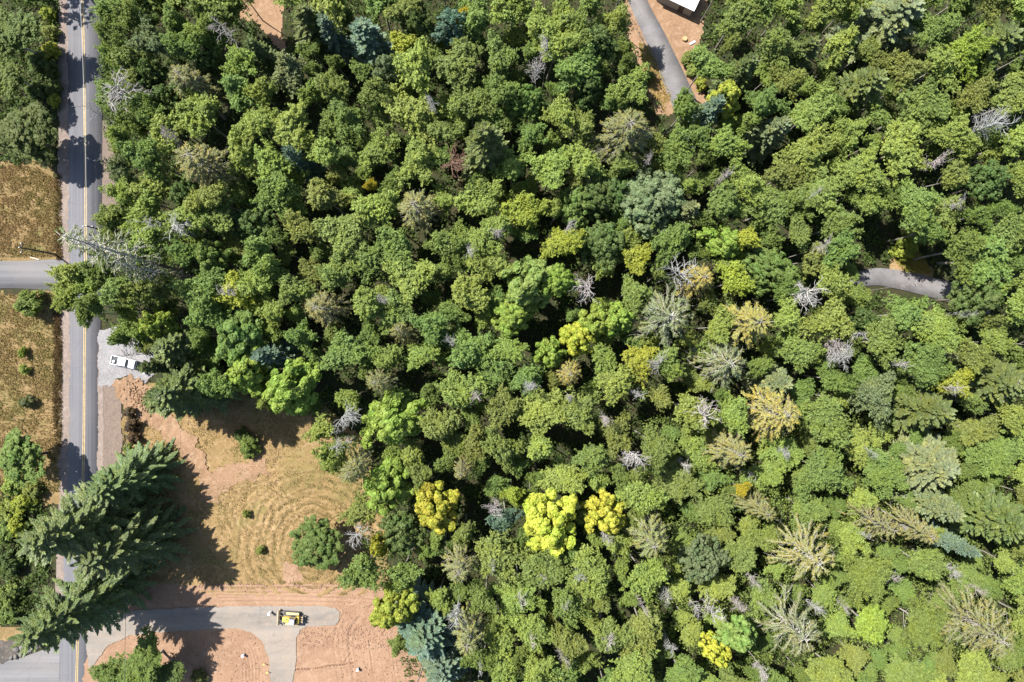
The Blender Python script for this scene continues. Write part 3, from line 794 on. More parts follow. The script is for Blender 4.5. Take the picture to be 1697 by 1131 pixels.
# west of the road
plant('al', 22, 62, 46, 'MD', 10, 'deep green tree at the upper left corner beside the road', gain=0.78)
plant('al', 20, 130, 34, 'MD', 9, 'shaded green tree in the upper left below the corner tree', gain=0.8)
plant('dk', 36, 222, 54, 'O', 10, 'big rounded dark olive tree left of the road above the dry field', gain=0.5)
plant('dk', 28, 762, 40, 'MD', 9.5, 'compact round dark tree left of the road, shading its near lane', DARKB[1])
plant('al', 235, 1108, 52, 'MD', 9, 'broad green tree at the bottom edge beside the new lane', gain=0.95)
plant('al', 180, 1120, 36, 'MD', 7, 'low green tree at the bottom edge touching the road')
plant('al', 285, 1118, 34, 'D', 6, 'dark leafy tree at the bottom edge on the dirt lot')
plant('sh', 50, 502, 27, 'MD', 4.4, 'round clipped-looking green bush below the left side road', SHRUB[0], jitter=0.02)
plant('dk', 524, 904, 41, 'MD', 8, 'big rounded dark green bush standing alone in the clearing', DARKB[2], cat='bush', gain=0.8)
SHR = [(80, 22, 14, 'YG', 'first yellowish shrub at the top of the left verge'), (82, 52, 15, 'O', 'second olive shrub down the left verge'),
       (84, 84, 15, 'YG', 'third yellowish shrub down the left verge'), (86, 116, 16, 'D', 'dark shrub on the left verge above the road shade'),
       (88, 148, 16, 'D', 'dark shrub on the left verge beside the small road shade'), (90, 168, 12, 'YG', 'small yellowish shrub left of the road at the first shade'),
       (62, 100, 20, 'D', 'dark low shrub between corner tree and verge shrubs'), (60, 150, 20, 'D', 'dark low shrub above the big rounded dark tree'),
       (38, 584, 9, 'M', 'upper small green sapling in the dry roadside field'), (40, 613, 9, 'L', 'middle small green sapling in the dry roadside field'),
       (45, 666, 14, 'SG', 'grey-green low bush in the dry roadside field'), (20, 806, 20, 'L', 'light shrub below the compact round dark tree'),
       (52, 812, 18, 'O', 'olive shrub right below the compact round dark tree'), (38, 836, 20, 'YG', 'yellow-green shrub left of the tall firs'),
       (14, 846, 20, 'L', 'light green shrub at the left edge beside tall firs'), (28, 872, 20, 'YG', 'brightest yellow-green shrub left of the tall firs'),
       (8, 884, 20, 'A', 'green shrub at the left edge below the bright shrubs'), (10, 930, 24, 'D', 'dark shrub at the left edge between the two tall firs'),
       (14, 985, 22, 'A', 'green shrub at the left edge beside the lower fir'), (12, 1020, 20, 'A', 'lowest green shrub at the left edge above rubble bank'),
       (215, 684, 12, 'BR', 'upper dark brown dry bush beside the brown shoulder'), (218, 704, 14, 'BR', 'middle dark brown dry bush beside the brown shoulder'),
       (222, 726, 13, 'BR', 'lower dark brown dry bush beside the brown shoulder'), (216, 750, 14, 'MD', 'small green bush just below the brown bushes'),
       (412, 738, 20, 'MD', 'green bush at the tip of the fir shade in the clearing'), (400, 722, 14, 'D', 'dark bush inside the fir shade on the clearing'),
       (330, 1124, 14, 'SO', 'brownish bush at the bottom edge on the dirt lot'), (1150, 118, 14, 'L', 'light shrub right of the top driveway bend'),
       (1162, 140, 13, 'YG', 'yellow-green shrub at the lower end of the top driveway'), (1140, 96, 14, 'O', 'olive shrub on the driveway verge below the shed'),
       (1500, 412, 24, 'M', 'bright green shrub above the sunlit forest lane'), (1515, 392, 20, 'L', 'light green shrub behind the lane verge'),
       (1072, 128, 14, 'O', 'olive shrub on the left verge of the top driveway'), (545, 715, 14, 'YG', 'yellow-green bush at the upper right edge of the clearing'),
       (540, 770, 12, 'O', 'olive bush at the forest edge right of the clearing'), (408, 852, 8, 'O', 'upper small weed tuft bush in the middle of the clearing'),
       (432, 912, 8, 'O', 'lower small weed tuft bush in the middle of the clearing')]
for x, y, r, hu, lb in SHR:
    plant('sh', x, y, r, hu, 1.0 + r * 0.1, lb)

# the rest of the canopy: fill what is left of the forest outline
FOREST = [(172, -30), (400, -30), (430, 60), (470, 95), (478, -30), (1028, -30), (1046, 70), (1058, 130), (1092, 190), (1170, 205), (1182, 150), (1150, 100), (1165, 50), (1170, -30),
          (1730, -30), (1730, 1165), (690, 1165), (650, 1060), (640, 1000), (600, 960), (598, 860), (585, 800), (530, 740), (520, 690), (440, 660), (330, 640),
          (255, 600), (215, 560), (150, 540), (80, 480), (90, 430), (175, 390), (190, 310), (175, 220), (178, 120)]
VOID = [(1480, 395, 46), (1490, 460, 52), (1450, 458, 34), (1545, 470, 34), (432, 12, 44), (1078, 110, 26), (1095, 150, 24), (1060, 60, 18), (1150, 60, 26), (1165, 20, 24), (1252, 258, 26), (884, 420, 24), (900, 532, 20), (1062, 690, 24), (782, 832, 30), (700, 960, 20), (1300, 800, 16), (1250, 650, 18),
        (965, 160, 18), (560, 690, 22), (1420, 700, 16), (720, 760, 16), (690, 620, 18), (1580, 590, 14), (600, 420, 12), (1000, 700, 14), (380, 300, 14), (1000, 470, 14), (300, 450, 18), (760, 300, 18),
        (470, 610, 14), (640, 380, 12), (1320, 620, 18), (860, 720, 12), (820, 290, 14)]
placed = [(t['x'], t['y'], t['r'] * (0.55 if t['kind'] in ('sn',) else 1.0)) for t in TREES if t['kind'] not in ('sh', 'bf') and t['x'] > 0 and not (t['kind'] == 'sn' and t['r'] < 14.5)]
def try_fill(n, rmin, rmax, f, kind, hmin, hmax, hues, cap=999):
    cnt = 0
    for _ in range(n):
        if cnt >= cap: break
        x = random.uniform(165, 1725); y = random.uniform(-28, 1160); r = random.uniform(rmin, rmax)
        if not inside(np.array([x]), np.array([y]), FOREST)[0]: continue
        if any(math.hypot(x - a, y - b) < c + 0.45 * r for a, b, c in VOID): continue
        if any(math.hypot(x - a, y - b) < f * (c + r) for a, b, c in placed): continue
        v = float(vnoise(np.array([x * 0.006]), np.array([y * 0.006]), 20)[0])
        hu = hues[min(len(hues) - 1, max(0, int((v + random.uniform(-0.3, 0.3)) * len(hues))))]
        low = 0.66 if (x > 1080 and y > 690) else 1.0
        plant(kind, x, y, r, hu, random.uniform(hmin, hmax) * low)
        placed.append((x, y, r)); cnt += 1
    return cnt
n1 = try_fill(9000, 30, 44, 0.78, 'al', 15, 18, ['A', 'L', 'O', 'L', 'L', 'A', 'L', 'O'], 130)
n2 = try_fill(9000, 24, 32, 0.80, 'al', 14, 17, ['A', 'L', 'O', 'L', 'A', 'MD', 'L', 'O'], 60)
n3 = try_fill(14000, 17, 26, 0.66, 'sa', 11, 14.5, ['A', 'MD', 'L', 'A', 'O', 'L'], 296)
import collections
print('filled', n1, n2, n3, 'total', len(TREES), collections.Counter(t['kind'] for t in TREES))

# ------------------------------------------------------------------ labels that single each tree out
LAND = [('the white pickup', 203, 598), ('the bulldozer', 482, 1026), ('the largest bright yellow maple', 916, 872), ('the golden maple', 720, 846),
        ('the yellow maple near the centre', 956, 564), ('the top driveway', 1105, 95), ('the sunlit forest lane', 1490, 462), ('the lone clearing bush', 522, 904),
        ('the reddish-brown snag', 757, 272), ('the small blue-green fir', 490, 262), ('the big blue-green fir', 704, 1052), ('the orange soil patch', 432, 20),
        ('the half-dead leaning fir', 190, 420), ('the upper right corner', 1697, 0), ('the lower right corner', 1697, 1131), ('the yellow maple strip', 1188, 1082),
        ('the whitish half-bare conifer', 1108, 522), ('the mustard-tinged conifer', 1282, 692), ('the straw-coloured twin conifer', 690, 342),
        ('the bottom edge middle', 960, 1131), ('the top edge middle', 800, 0), ('the right edge middle', 1697, 640), ('the big textured tree', 1080, 332)]
ORD = ['nearest', 'second nearest', 'third nearest', 'fourth nearest', 'fifth nearest', 'sixth nearest', 'seventh nearest', 'eighth nearest', 'ninth nearest', 'tenth nearest',
       'eleventh nearest', 'twelfth nearest']
def direction(dx, dy):
    a = math.degrees(math.atan2(-dy, dx)) % 360
    return ['right of', 'upper right of', 'above', 'upper left of', 'left of', 'lower left of', 'below', 'lower right of'][int((a + 22.5) // 45) % 8]
buckets = {}
for t in TREES:
    if t['label']:
        continue
    if t['x'] == 0: t['x'], t['y'] = t['bx'], t['by']
    L = min(LAND, key=lambda l: math.hypot(t['x'] - l[1], t['y'] - l[2]) if math.hypot(t['x'] - l[1], t['y'] - l[2]) > 24 else 1e9)
    size = 'small' if t['r'] < 22 else 'broad' if t['r'] > 37 else 'middling'
    key = (size, HUE[t['hue']][0], t['word'], direction(t['x'] - L[1], t['y'] - L[2]), L[0])
    buckets.setdefault(key, []).append((math.hypot(t['x'] - L[1], t['y'] - L[2]), t))
FIXED = {(916, 872): 'largest bright yellow maple in the lower middle of the forest', (720, 846): 'golden yellow maple right of the clearing, left of the bright yellow maple',
         (956, 564): 'yellow maple crown near the centre of the photo', (757, 272): 'reddish-brown leafless snag in a dark gap beside a tall fir',
         (490, 262): 'small blue-green fir tip poking through light alders at upper left', (704, 1052): 'big blue-green fir at the right corner of the dirt lot',
         (1188, 1082): 'narrow bright yellow maple strip at the bottom edge', (1108, 522): 'whitish half-bare conifer with sweeping boughs right of centre',
         (1282, 692): 'mustard-tinged thin conifer standing right of the dark centre gap', (690, 342): 'straw-coloured thin conifer with grey trunk in the upper middle',
         (1080, 332): 'big dense grey-green textured broadleaf tree below the top driveway', (1004, 856): 'smaller bright yellow maple just right of the largest yellow maple',
         (626, 906): 'small golden maple at the right edge of the clearing', (1316, 1046): 'large grey-olive fan-shaped conifer at the bottom right',
         (1340, 916): 'pale half-bare conifer with grey boughs above the fan-shaped conifer', (656, 1010): 'yellow-green maple between dirt lot and big blue-green fir',
         (652, 700): 'broad bright green maple above the clearing’s right corner'.replace('’', '')}
for key, lst in buckets.items():
    lst.sort(key=lambda q: q[0])
    size, tone, word, dr, ln = key
    for i, (d, t) in enumerate(lst):
        f = FIXED.get((int(t['x']), int(t['y'])))
        if f: t['label'] = f; continue
        s = f'{size} {tone} {word} ' if size != 'middling' else f'{tone} {word} '
        t['label'] = s + (f'{dr} {ln}' if len(lst) == 1 else f'{dr} {ln}, {ORD[min(i, 11)]}')
for t in TREES:
    t['root']['label'] = t['label']

# ------------------------------------------------------------------ undergrowth, grass, clods
def forest_ground_points(n, rng):
    x = rng.uniform(120, 1720, n); y = rng.uniform(-30, 1160, n)
    k = inside(x, y, FOREST)
    k &= ~inside(x, y, [(1390, 455), (1440, 440), (1475, 436), (1478, 422), (1525, 412), (1548, 452), (1580, 464), (1640, 494), (1640, 540), (1580, 510), (1530, 495), (1480, 484), (1440, 480), (1390, 495)])
    k &= ~((x < 178) & (y < 640))
    x, y = x[k], y[k]
    return x, y
rng = np.random.default_rng(77)
x, y = forest_ground_points(15000, rng)
xw = rng.uniform(-80, 96, 2600); yw = rng.uniform(-60, 1040, 2600)
kw = ((yw < 272) | ((yw > 800) & (yw < 1030) & (xw < 80)))
xe = rng.uniform(172, 215, 700); ye = rng.uniform(-40, 400, 700)
x = np.concatenate([x, xw[kw], xe[(ye < 190) | (xe > 198)]]); y = np.concatenate([y, yw[kw], ye[(ye < 190) | (xe > 198)]])
cx = (x - 848.5) / PXM; cy = (565.5 - y) / PXM
Q = []
for i in range(len(cx)):
    k = rng.integers(12, 24); rad = rng.uniform(0.4, 1.1); hh = rng.uniform(0.3, 1.9)
    d = unit(rng.normal(size=(k, 3)))
    p = np.array([cx[i], cy[i], hh * 0.6]) + d * np.array([rad, rad, hh * 0.5])
    s = rng.uniform(0.14, 0.30, k)
    Q.append(leaf_quads(p, d * 0.4 + np.array([0, 0, 0.7]) + 0.4 * rng.normal(size=(k, 3)), s, s * 0.55, rng))
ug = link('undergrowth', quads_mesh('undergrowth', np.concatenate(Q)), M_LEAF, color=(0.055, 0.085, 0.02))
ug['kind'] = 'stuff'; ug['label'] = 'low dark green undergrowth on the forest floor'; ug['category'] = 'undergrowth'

# low thicket between the smaller trees at the lower right
xt = rng.uniform(1050, 1720, 3600); yt = rng.uniform(680, 1160, 3600)
hb = 1.5 + 6.5 * vnoise(xt * 0.02, yt * 0.02, 40)
Q = []
for i in range(len(xt)):
    k = rng.integers(16, 30); rad = rng.uniform(0.4, 0.9)
    d = unit(rng.normal(size=(k, 3)) + np.array([0, 0, 0.4]))
    p = np.array([(xt[i] - 848.5) / PXM, (565.5 - yt[i]) / PXM, hb[i] + rng.uniform(-0.8, 0.5)]) + d * np.array([rad, rad, 0.5])
    s = rng.uniform(0.11, 0.22, k)
    Q.append(leaf_quads(p, np.array([0, 0, 0.8]) + 0.6 * rng.normal(size=(k, 3)), s, s * 0.5, rng))
th = link('thicket', quads_mesh('thicket', np.concatenate(Q)), M_LEAF, color=(0.135, 0.178, 0.045))
th['kind'] = 'stuff'; th['label'] = 'low leafy thicket between the trees at the lower right'; th['category'] = 'thicket'

def tufts(name, poly, n, hmin, hmax, mat, color, rng, dens=None, label='', cat='grass'):
    xs = np.array([p[0] for p in poly]); ys = np.array([p[1] for p in poly])
    x = rng.uniform(xs.min(), xs.max(), n); y = rng.uniform(ys.min(), ys.max(), n)
    k = inside(x, y, poly)
    if dens is not None: k &= rng.random(n) < dens(x, y)
    x, y = x[k], y[k]; n = len(x)
    c = np.stack([(x - 848.5) / PXM, (565.5 - y) / PXM, np.full(n, 0.06)], axis=1)
    Q = []
    for b in range(4):
        az = rng.uniform(0, 6.283, n); lean = rng.uniform(0.3, 1.3, n)
        d = unit(np.stack([np.cos(az) * lean, np.sin(az) * lean, np.ones(n)], axis=1))
        s = np.stack([-np.sin(az), np.cos(az), np.zeros(n)], axis=1)
        Q.append(frond_quads(c, d, s, rng.uniform(hmin, hmax, n), rng.uniform(0.03, 0.07, n)))
    o = link(name, quads_mesh(name, np.concatenate(Q)), mat, color=color)
    o['kind'] = 'stuff'; o['label'] = label; o['category'] = cat
    return o
M_STRAW = foliage_mat('dry_grass_blades', trans=0.2, var=0.35, hue=(0.75, 0.95, 0.7), spec=0.1, rough=0.9, nscale=0.14)
def clear_d(x, y):
    d = np.hypot(x - 520, y - 905) / PXM
    ring = 0.5 + 0.5 * np.sin(d * 3.6 + vnoise(x * 0.04, y * 0.04, 8) * 5)
    a = np.where(d < 13, 0.25 + 0.75 * ring, 0.2 + 0.8 * (vnoise(x * 0.06, y * 0.06, 9) > 0.45))
    trk = np.abs((x - 300) - (y - 720) * 0.45) < 16
    return np.where(trk & (y < 790), 0.08, a) * np.clip(0.25 + 1.5 * vnoise(x * 0.03, y * 0.03, 10), 0, 1)
tufts('clearing_tuft_grass', [(205, 690), (250, 640), (360, 660), (520, 680), (600, 760), (615, 880), (600, 962), (420, 966), (240, 966), (205, 800)], 26000, 0.15, 0.42,
      M_STRAW, (0.30, 0.215, 0.105), rng, clear_d, 'short dry straw-coloured grass in the clearing')
tufts('field_grass', [(-60, 488), (100, 486), (104, 560), (102, 735), (100, 815), (-60, 820)], 20000, 0.12, 0.42, M_STRAW, (0.25, 0.175, 0.08), rng,
      lambda x, y: 0.3 + 0.7 * (vnoise(x * 0.09, y * 0.09, 11) > 0.42), 'dry golden weeds in the roadside field below the side road')
tufts('upper_field_grass', [(-60, 275), (58, 275), (102, 305), (104, 426), (-60, 426)], 12000, 0.12, 0.42, M_STRAW, (0.25, 0.17, 0.08), rng,
      lambda x, y: 0.3 + 0.7 * (vnoise(x * 0.09, y * 0.09, 12) > 0.42), 'dry golden weeds in the field above the side road')
tufts('verge_brush', [(92, 290), (101, 290), (103, 430), (94, 430)], 900, 0.25, 0.7, M_STRAW, (0.11, 0.07, 0.035), rng, lambda x, y: vnoise(x * 0.15, y * 0.15, 16), 'dark dry brush along the upper road verge', 'brush')
tufts('lower_verge_brush', [(91, 500), (101, 500), (103, 740), (90, 740)], 2000, 0.25, 0.7, M_STRAW, (0.11, 0.07, 0.035), rng,
      lambda x, y: 0.2 + 0.8 * (vnoise(x * 0.1, y * 0.1, 13) > 0.4), 'dark dry brush along the lower road verge', 'brush')
tufts('drive_verge_grass', [(1058, 70), (1078, 80), (1112, 160), (1100, 186), (1070, 140)], 2500, 0.15, 0.4, M_STRAW, (0.33, 0.24, 0.08), rng, None, 'dry grass left of the top driveway')
tufts('lane_verge_grass', [(1480, 430), (1525, 420), (1542, 452), (1500, 452)], 1200, 0.15, 0.4, M_STRAW, (0.26, 0.22, 0.05), rng, None, 'dry grass above the sunlit forest lane')

def clods(name, pts, smin, smax, mat, rng, label, cat):
    """Small lumps too many to count, each a squashed octahedron."""
    base = np.array([(1, 0, 0), (-1, 0, 0), (0, 1, 0), (0, -1, 0), (0, 0, 1), (0, 0, -1)], float)
    F = np.array([(0, 2, 4), (2, 1, 4), (1, 3, 4), (3, 0, 4), (2, 0, 5), (1, 2, 5), (3, 1, 5), (0, 3, 5)])
    V = []; FF = []
    for i, (px, py, z) in enumerate(pts):
        g = G(px, py)
        a = rng.uniform(0, 6.28); s = rng.uniform(smin, smax)
        q = base * rng.uniform(0.6, 1.25, (6, 1)) * s * np.array([1.2, 0.9, 0.7])
        ca, sa = math.cos(a), math.sin(a)
        q = np.stack([q[:, 0] * ca - q[:, 1] * sa, q[:, 0] * sa + q[:, 1] * ca, q[:, 2]], axis=1) + np.array([g.x, g.y, z])
        V.append(q); FF.append(F + 6 * i)
    o = link(name, np_mesh(name, np.concatenate(V), np.concatenate(FF)), mat)
    o['kind'] = 'stuff'; o['label'] = label; o['category'] = cat
pts = []
for _ in range(620):
    pts.append((rng.uniform(330, 640), rng.normal(970, 3.5), 0.20))
for _ in range(500):
    pts.append((rng.uniform(495, 660), rng.uniform(1040, 1075), 0.19))
for _ in range(500):
    pts.append((rng.uniform(565, 680), rng.uniform(985, 1131), 0.19))
for _ in range(260):
    t = rng.random(); pts.append((487 + 98 * t, 1111 - 13 * t + rng.normal(0, 2.2), 0.15))
for _ in range(400):
    pts.append((rng.uniform(200, 430), rng.uniform(1046, 1131), 0.19))
clods('dirt_clods', pts, 0.04, 0.16, M_CLOD, rng, 'small clods strewn over the reddish dirt lot', 'clods')
pts = [(rng.normal(222 + 20 * t, 8), rng.normal(640 + 35 * t, 9), 0.38) for t in rng.random(240)]
clods('spoil_clods', pts, 0.06, 0.22, M_ORANGE, rng, 'orange lumps of soil below the gravel pad', 'clods')
pts = []
for _ in range(130):
    t = rng.random(); pts.append((1046 + 66 * t + rng.normal(-5, 1.5), 20 + 130 * t, 0.12))
clods('verge_stones', pts, 0.05, 0.16, M_ROCK, rng, 'pale stones along the left edge of the top driveway', 'stones')

# rocks edging the lower side road
def rock(bm, rs, seed):
    r_ = np.random.default_rng(seed)
    bmesh.ops.create_icosphere(bm, subdivisions=2, radius=1.0)
    for v in bm.verts:
        v.co = Vector((v.co.x * rs[0], v.co.y * rs[1], v.co.z * rs[2])) * (1 + 0.28 * (r_.random() - 0.5))
RK = []
for sd in range(3):
    bm = bmesh.new(); rock(bm, (0.5, 0.36, 0.34), sd); me = bpy.data.meshes.new('rock'); bm.to_mesh(me); bm.free(); me.materials.append(M_ROCK); RK.append(me)
rocks = [(20, 1090), (28, 1088), (36, 1085), (43, 1081), (50, 1077), (56, 1073), (62, 1068), (67, 1063), (71, 1057), (28, 1073), (41, 1073)]
for i, (px, py) in enumerate(rocks):
    o = bpy.data.objects.new('rock', RK[i % 3]); COL.objects.link(o)
    g = G(px, py); o.location = (g.x, g.y, 0.22); o.rotation_euler = (0, 0, random.uniform(0, 6.28))
    s = random.uniform(0.8, 1.15) * (1.4 if i > 8 else 1.0); o.scale = (s, s, s)
    if i > 8:
        tag(o, 'larger grey boulder on the rubble bank, ' + ('left one' if i == 9 else 'right one'), 'rock', 'boulders on the rubble bank')
    else:
        tag(o, 'grey rock edging the lower side road, ' + ['first', 'second', 'third', 'fourth', 'fifth', 'sixth', 'seventh', 'eighth', 'ninth'][i] + ' from the left', 'rock', 'rocks along the lower side road')

# ------------------------------------------------------------------ white pickup
M_WHITE = plain('white_paint', (0.60, 0.61, 0.63), 0.25, var=0.04, spec=0.6)
M_GLASS = plain('dark_glass', (0.02, 0.03, 0.04), 0.08, var=0.05, spec=0.8)
M_TYRE = plain('tyre_rubber', (0.02, 0.02, 0.02), 0.85)
M_BLACK = plain('black_plastic', (0.025, 0.025, 0.03), 0.6)
M_CHROME = plain('chrome', (0.6, 0.6, 0.6), 0.25, metal=1.0)
M_LAMP = plain('lamp_lens', (0.75, 0.75, 0.7), 0.15)
M_RED = plain('red_lens', (0.35, 0.02, 0.02), 0.2)
M_CARGO = plain('cargo_sack', (0.7, 0.7, 0.68), 0.8)

def pickup():
    root = bpy.data.objects.new('pickup_truck', None); COL.objects.link(root)
    tag(root, 'white pickup with dark open bed parked on grey gravel beside the road', 'pickup truck')
    # front towards +x
    def body(bm):
        box(bm, (0.2, 0, 0.68), (5.0, 1.86, 0.5), bev=0.09)
        box(bm, (1.9, 0, 0.98), (1.55, 1.74, 0.22), bev=0.08, taper=(0.94, 0.92))
    bm_obj('body', body, M_WHITE, root, True)
    def cabin(bm):
        box(bm, (0.05, 0, 1.33), (2.35, 1.62, 0.62), taper=(0.74, 0.86), bev=0.07)
    cb = bm_obj('cabin', cabin, M_WHITE, root, True)
    def ws(bm):
        v = [bm.verts.new(p) for p in ((1.24, -0.74, 1.06), (1.24, 0.74, 1.06), (0.93, 0.64, 1.62), (0.93, -0.64, 1.62))]; bm.faces.new(v)
    bm_obj('windshield', ws, M_GLASS, cb)
    def rw(bm):
        v = [bm.verts.new(p) for p in ((-1.14, 0.7, 1.08), (-1.14, -0.7, 1.08), (-0.83, -0.62, 1.58), (-0.83, 0.62, 1.58))]; bm.faces.new(v)
    bm_obj('rear_window', rw, M_GLASS, cb)
    for s in (-1, 1):
        for x0, x1 in ((-0.85, 0.0), (0.08, 0.95)):
            def sw(bm, s=s, x0=x0, x1=x1):
                v = [bm.verts.new(p) for p in ((x0, s * 0.822, 1.1), (x1, s * 0.822, 1.1), (x1 * 0.8, s * 0.722, 1.58), (x0 * 0.8, s * 0.722, 1.58))]; bm.faces.new(v)
            bm_obj('side_window', sw, M_GLASS, cb)
        bm_obj('mirror', lambda bm, s=s: box(bm, (0.98, s * 1.02, 1.1), (0.14, 0.24, 0.17), bev=0.03), M_BLACK, root)
        bm_obj('headlight', lambda bm, s=s: box(bm, (2.68, s * 0.7, 0.8), (0.08, 0.36, 0.16), bev=0.02), M_LAMP, root)
        bm_obj('tail_light', lambda bm, s=s: box(bm, (-2.69, s * 0.82, 0.85), (0.07, 0.14, 0.3), bev=0.015), M_RED, root)
        bm_obj('bed_side', lambda bm, s=s: box(bm, (-1.85, s * 0.86, 1.0), (1.5, 0.12, 0.22), bev=0.03), M_WHITE, root)
        for xw in (-1.6, 1.75):
            t = bm_obj('tyre', lambda bm, s=s, xw=xw: cyl(bm, (xw, s * 0.7, 0.38), (xw, s * 0.95, 0.38), 0.38, seg=20), M_TYRE, root)
            bm_obj('rim', lambda bm, s=s, xw=xw: cyl(bm, (xw, s * 0.93, 0.38), (xw, s * 0.965, 0.38), 0.22, seg=14), M_CHROME, t)
    bm_obj('bed_floor', lambda bm: box(bm, (-1.85, 0, 0.945), (1.42, 1.6, 0.03)), M_BLACK, root)
    bm_obj('tailgate', lambda bm: box(bm, (-2.62, 0, 0.98), (0.14, 1.7, 0.3), bev=0.03), M_WHITE, root)
    bm_obj('front_bumper', lambda bm: box(bm, (2.72, 0, 0.52), (0.16, 1.8, 0.2), bev=0.04), M_CHROME, root)
    bm_obj('rear_bumper', lambda bm: box(bm, (-2.78, 0, 0.55), (0.18, 1.7, 0.16), bev=0.04), M_WHITE, root)
    bm_obj('grille', lambda bm: box(bm, (2.7, 0, 0.78), (0.05, 0.95, 0.2), bev=0.01), M_BLACK, root)
    return root
pk = pickup()
g = G(203.5, 600.5, 1.0); pk.location = (g.x, g.y, 0.14); pk.rotation_euler = (0, 0, R(-13)); pk.scale = (0.79, 0.85, 0.88)
sack = bm_obj('cargo_sack', lambda bm: box(bm, (0, 0, 0.15), (0.5, 0.42, 0.3), bev=0.1), M_CARGO, None, True)
tag(sack, 'small white sack lying in the dark pickup bed', 'sack')
sack.location = pk.matrix_basis @ Vector((-1.9, -0.25, 0.97)); sack.rotation_euler = (0, 0, 0.4)

# ------------------------------------------------------------------ bulldozer
M_YEL = plain('machine_yellow', (0.46, 0.32, 0.06), 0.55, var=0.12, spec=0.4)
M_CREAM = plain('faded_yellow', (0.50, 0.37, 0.16), 0.6, var=0.12)
M_STEEL = plain('worn_steel', (0.10, 0.095, 0.09), 0.6, var=0.3)
M_BLADE = plain('blade_edge', (0.42, 0.34, 0.22), 0.5, var=0.15)
M_ROOF = plain('cab_roof', (0.24, 0.24, 0.25), 0.4, var=0.06)
def bulldozer():
    root = bpy.data.objects.new('bulldozer', None); COL.objects.link(root)
    tag(root, 'yellow bulldozer with grey cab roof parked on the new paved lane', 'bulldozer')
    # blade towards -x
    for s in (-1, 1):
        def trk(bm, s=s):
            pr = [(-1.5, 0.15), (-1.75, 0.45), (-1.5, 0.78), (1.2, 0.86), (1.5, 0.5), (1.25, 0.12)]
            a = [bm.verts.new((x, s * 0.72, z)) for x, z in pr]; b = [bm.verts.new((x, s * 1.22, z)) for x, z in pr]
            bm.faces.new(a); bm.faces.new(b)
            for i in range(len(pr)):
                j = (i + 1) % len(pr); bm.faces.new((a[i], a[j], b[j], b[i]))
            for k in range(16):
                box(bm, (-1.4 + k * 0.17, s * 0.97, 0.84 + 0.004 * k), (0.07, 0.52, 0.06))
            bmesh.ops.recalc_face_normals(bm, faces=bm.faces)
        t = bm_obj('track', trk, M_STEEL, root)
        bm_obj('fender', lambda bm, s=s: box(bm, (0.25, s * 1.0, 1.05), (2.3, 0.42, 0.10), bev=0.03), M_CREAM, root)
        bm_obj('push_arm', lambda bm, s=s: box(bm, (-1.75, s * 1.0, 0.55), (1.5, 0.14, 0.2), rot=Matrix.Rotation(s * 0.12, 4, 'Z'), bev=0.03), M_STEEL, root)
        bm_obj('lift_cylinder', lambda bm, s=s: cyl(bm, (-1.5, s * 0.45, 1.25), (-2.3, s * 0.55, 0.75), 0.06), M_STEEL, root)
    bm_obj('hull', lambda bm: box(bm, (0.1, 0, 0.75), (3.0, 1.3, 0.7), bev=0.05), M_STEEL, root)
    hd = bm_obj('engine_hood', lambda bm: box(bm, (-0.75, 0, 1.42), (1.35, 1.05, 0.75), bev=0.12, taper=(0.92, 0.9)), M_YEL, root, True)
    bm_obj('exhaust_stack', lambda bm: cyl(bm, (-0.6, 0.2, 1.75), (-0.6, 0.2, 2.35), 0.06), M_BLACK, hd)
    cb = bm_obj('cab', lambda bm: box(bm, (0.55, 0, 1.75), (1.05, 1.25, 1.35), bev=0.06), M_GLASS, root)
    bm_obj('cab_roof', lambda bm: box(bm, (0.55, -0.05, 2.49), (0.95, 1.1, 0.12), bev=0.04), M_ROOF, cb)
    for sx in (-1, 1):
        for sy in (-1, 1):
            bm_obj('cab_post', lambda bm, sx=sx, sy=sy: box(bm, (0.55 + sx * 0.51, sy * 0.61, 1.75), (0.10, 0.10, 1.36)), M_YEL, cb)
    bm_obj('fuel_tank', lambda bm: box(bm, (1.38, 0, 1.35), (0.45, 1.35, 0.6), bev=0.08), M_YEL, root, True)
    def blade(bm):
        n = 7
        for y0, y1 in ((-1.45, 1.45),):
            vs_ = []
            for i in range(n):
                t = i / (n - 1); z = 0.12 + 1.05 * t; x = -2.45 + 0.22 * (2 * t - 1) ** 2 * -1 + 0.22
                vs_.append([bm.verts.new((x, y, z)) for y in (y0, y1)] + [bm.verts.new((x + 0.1, y, z)) for y in (y0, y1)])
            for a, b in zip(vs_[:-1], vs_[1:]):
                bm.faces.new((a[0], a[1], b[1], b[0])); bm.faces.new((a[3], a[2], b[2], b[3])); bm.faces.new((a[0], b[0], b[2], a[2])); bm.faces.new((a[1], a[3], b[3], b[1]))
            for a in (vs_[0], vs_[-1]): bm.faces.new((a[0], a[1], a[3], a[2]))
        bmesh.ops.recalc_face_normals(bm, faces=bm.faces)
    bm_obj('blade', blade, M_BLADE, root)
    rp = bm_obj('ripper', lambda bm: box(bm, (2.1, 0, 0.95), (0.22, 1.5, 0.25), bev=0.03), M_STEEL, root)
    for y_ in (-0.55, 0, 0.55):
        bm_obj('ripper_shank', lambda bm, y_=y_: box(bm, (2.3, y_, 0.65), (0.18, 0.10, 0.95), rot=Matrix.Rotation(0.2, 4, 'Y')), M_BLACK, rp)
        bm_obj('ripper_link', lambda bm, y_=y_: box(bm, (1.8, y_ * 0.8, 1.1), (0.7, 0.10, 0.12), rot=Matrix.Rotation(0.15, 4, 'Y')), M_CREAM, rp)
    return root
bd = bulldozer()
g = G(482, 1026, 1.2); bd.location = (g.x, g.y, 0.24); bd.rotation_euler = (0, 0, R(-4)); bd.scale = (0.96, 0.9, 0.9)

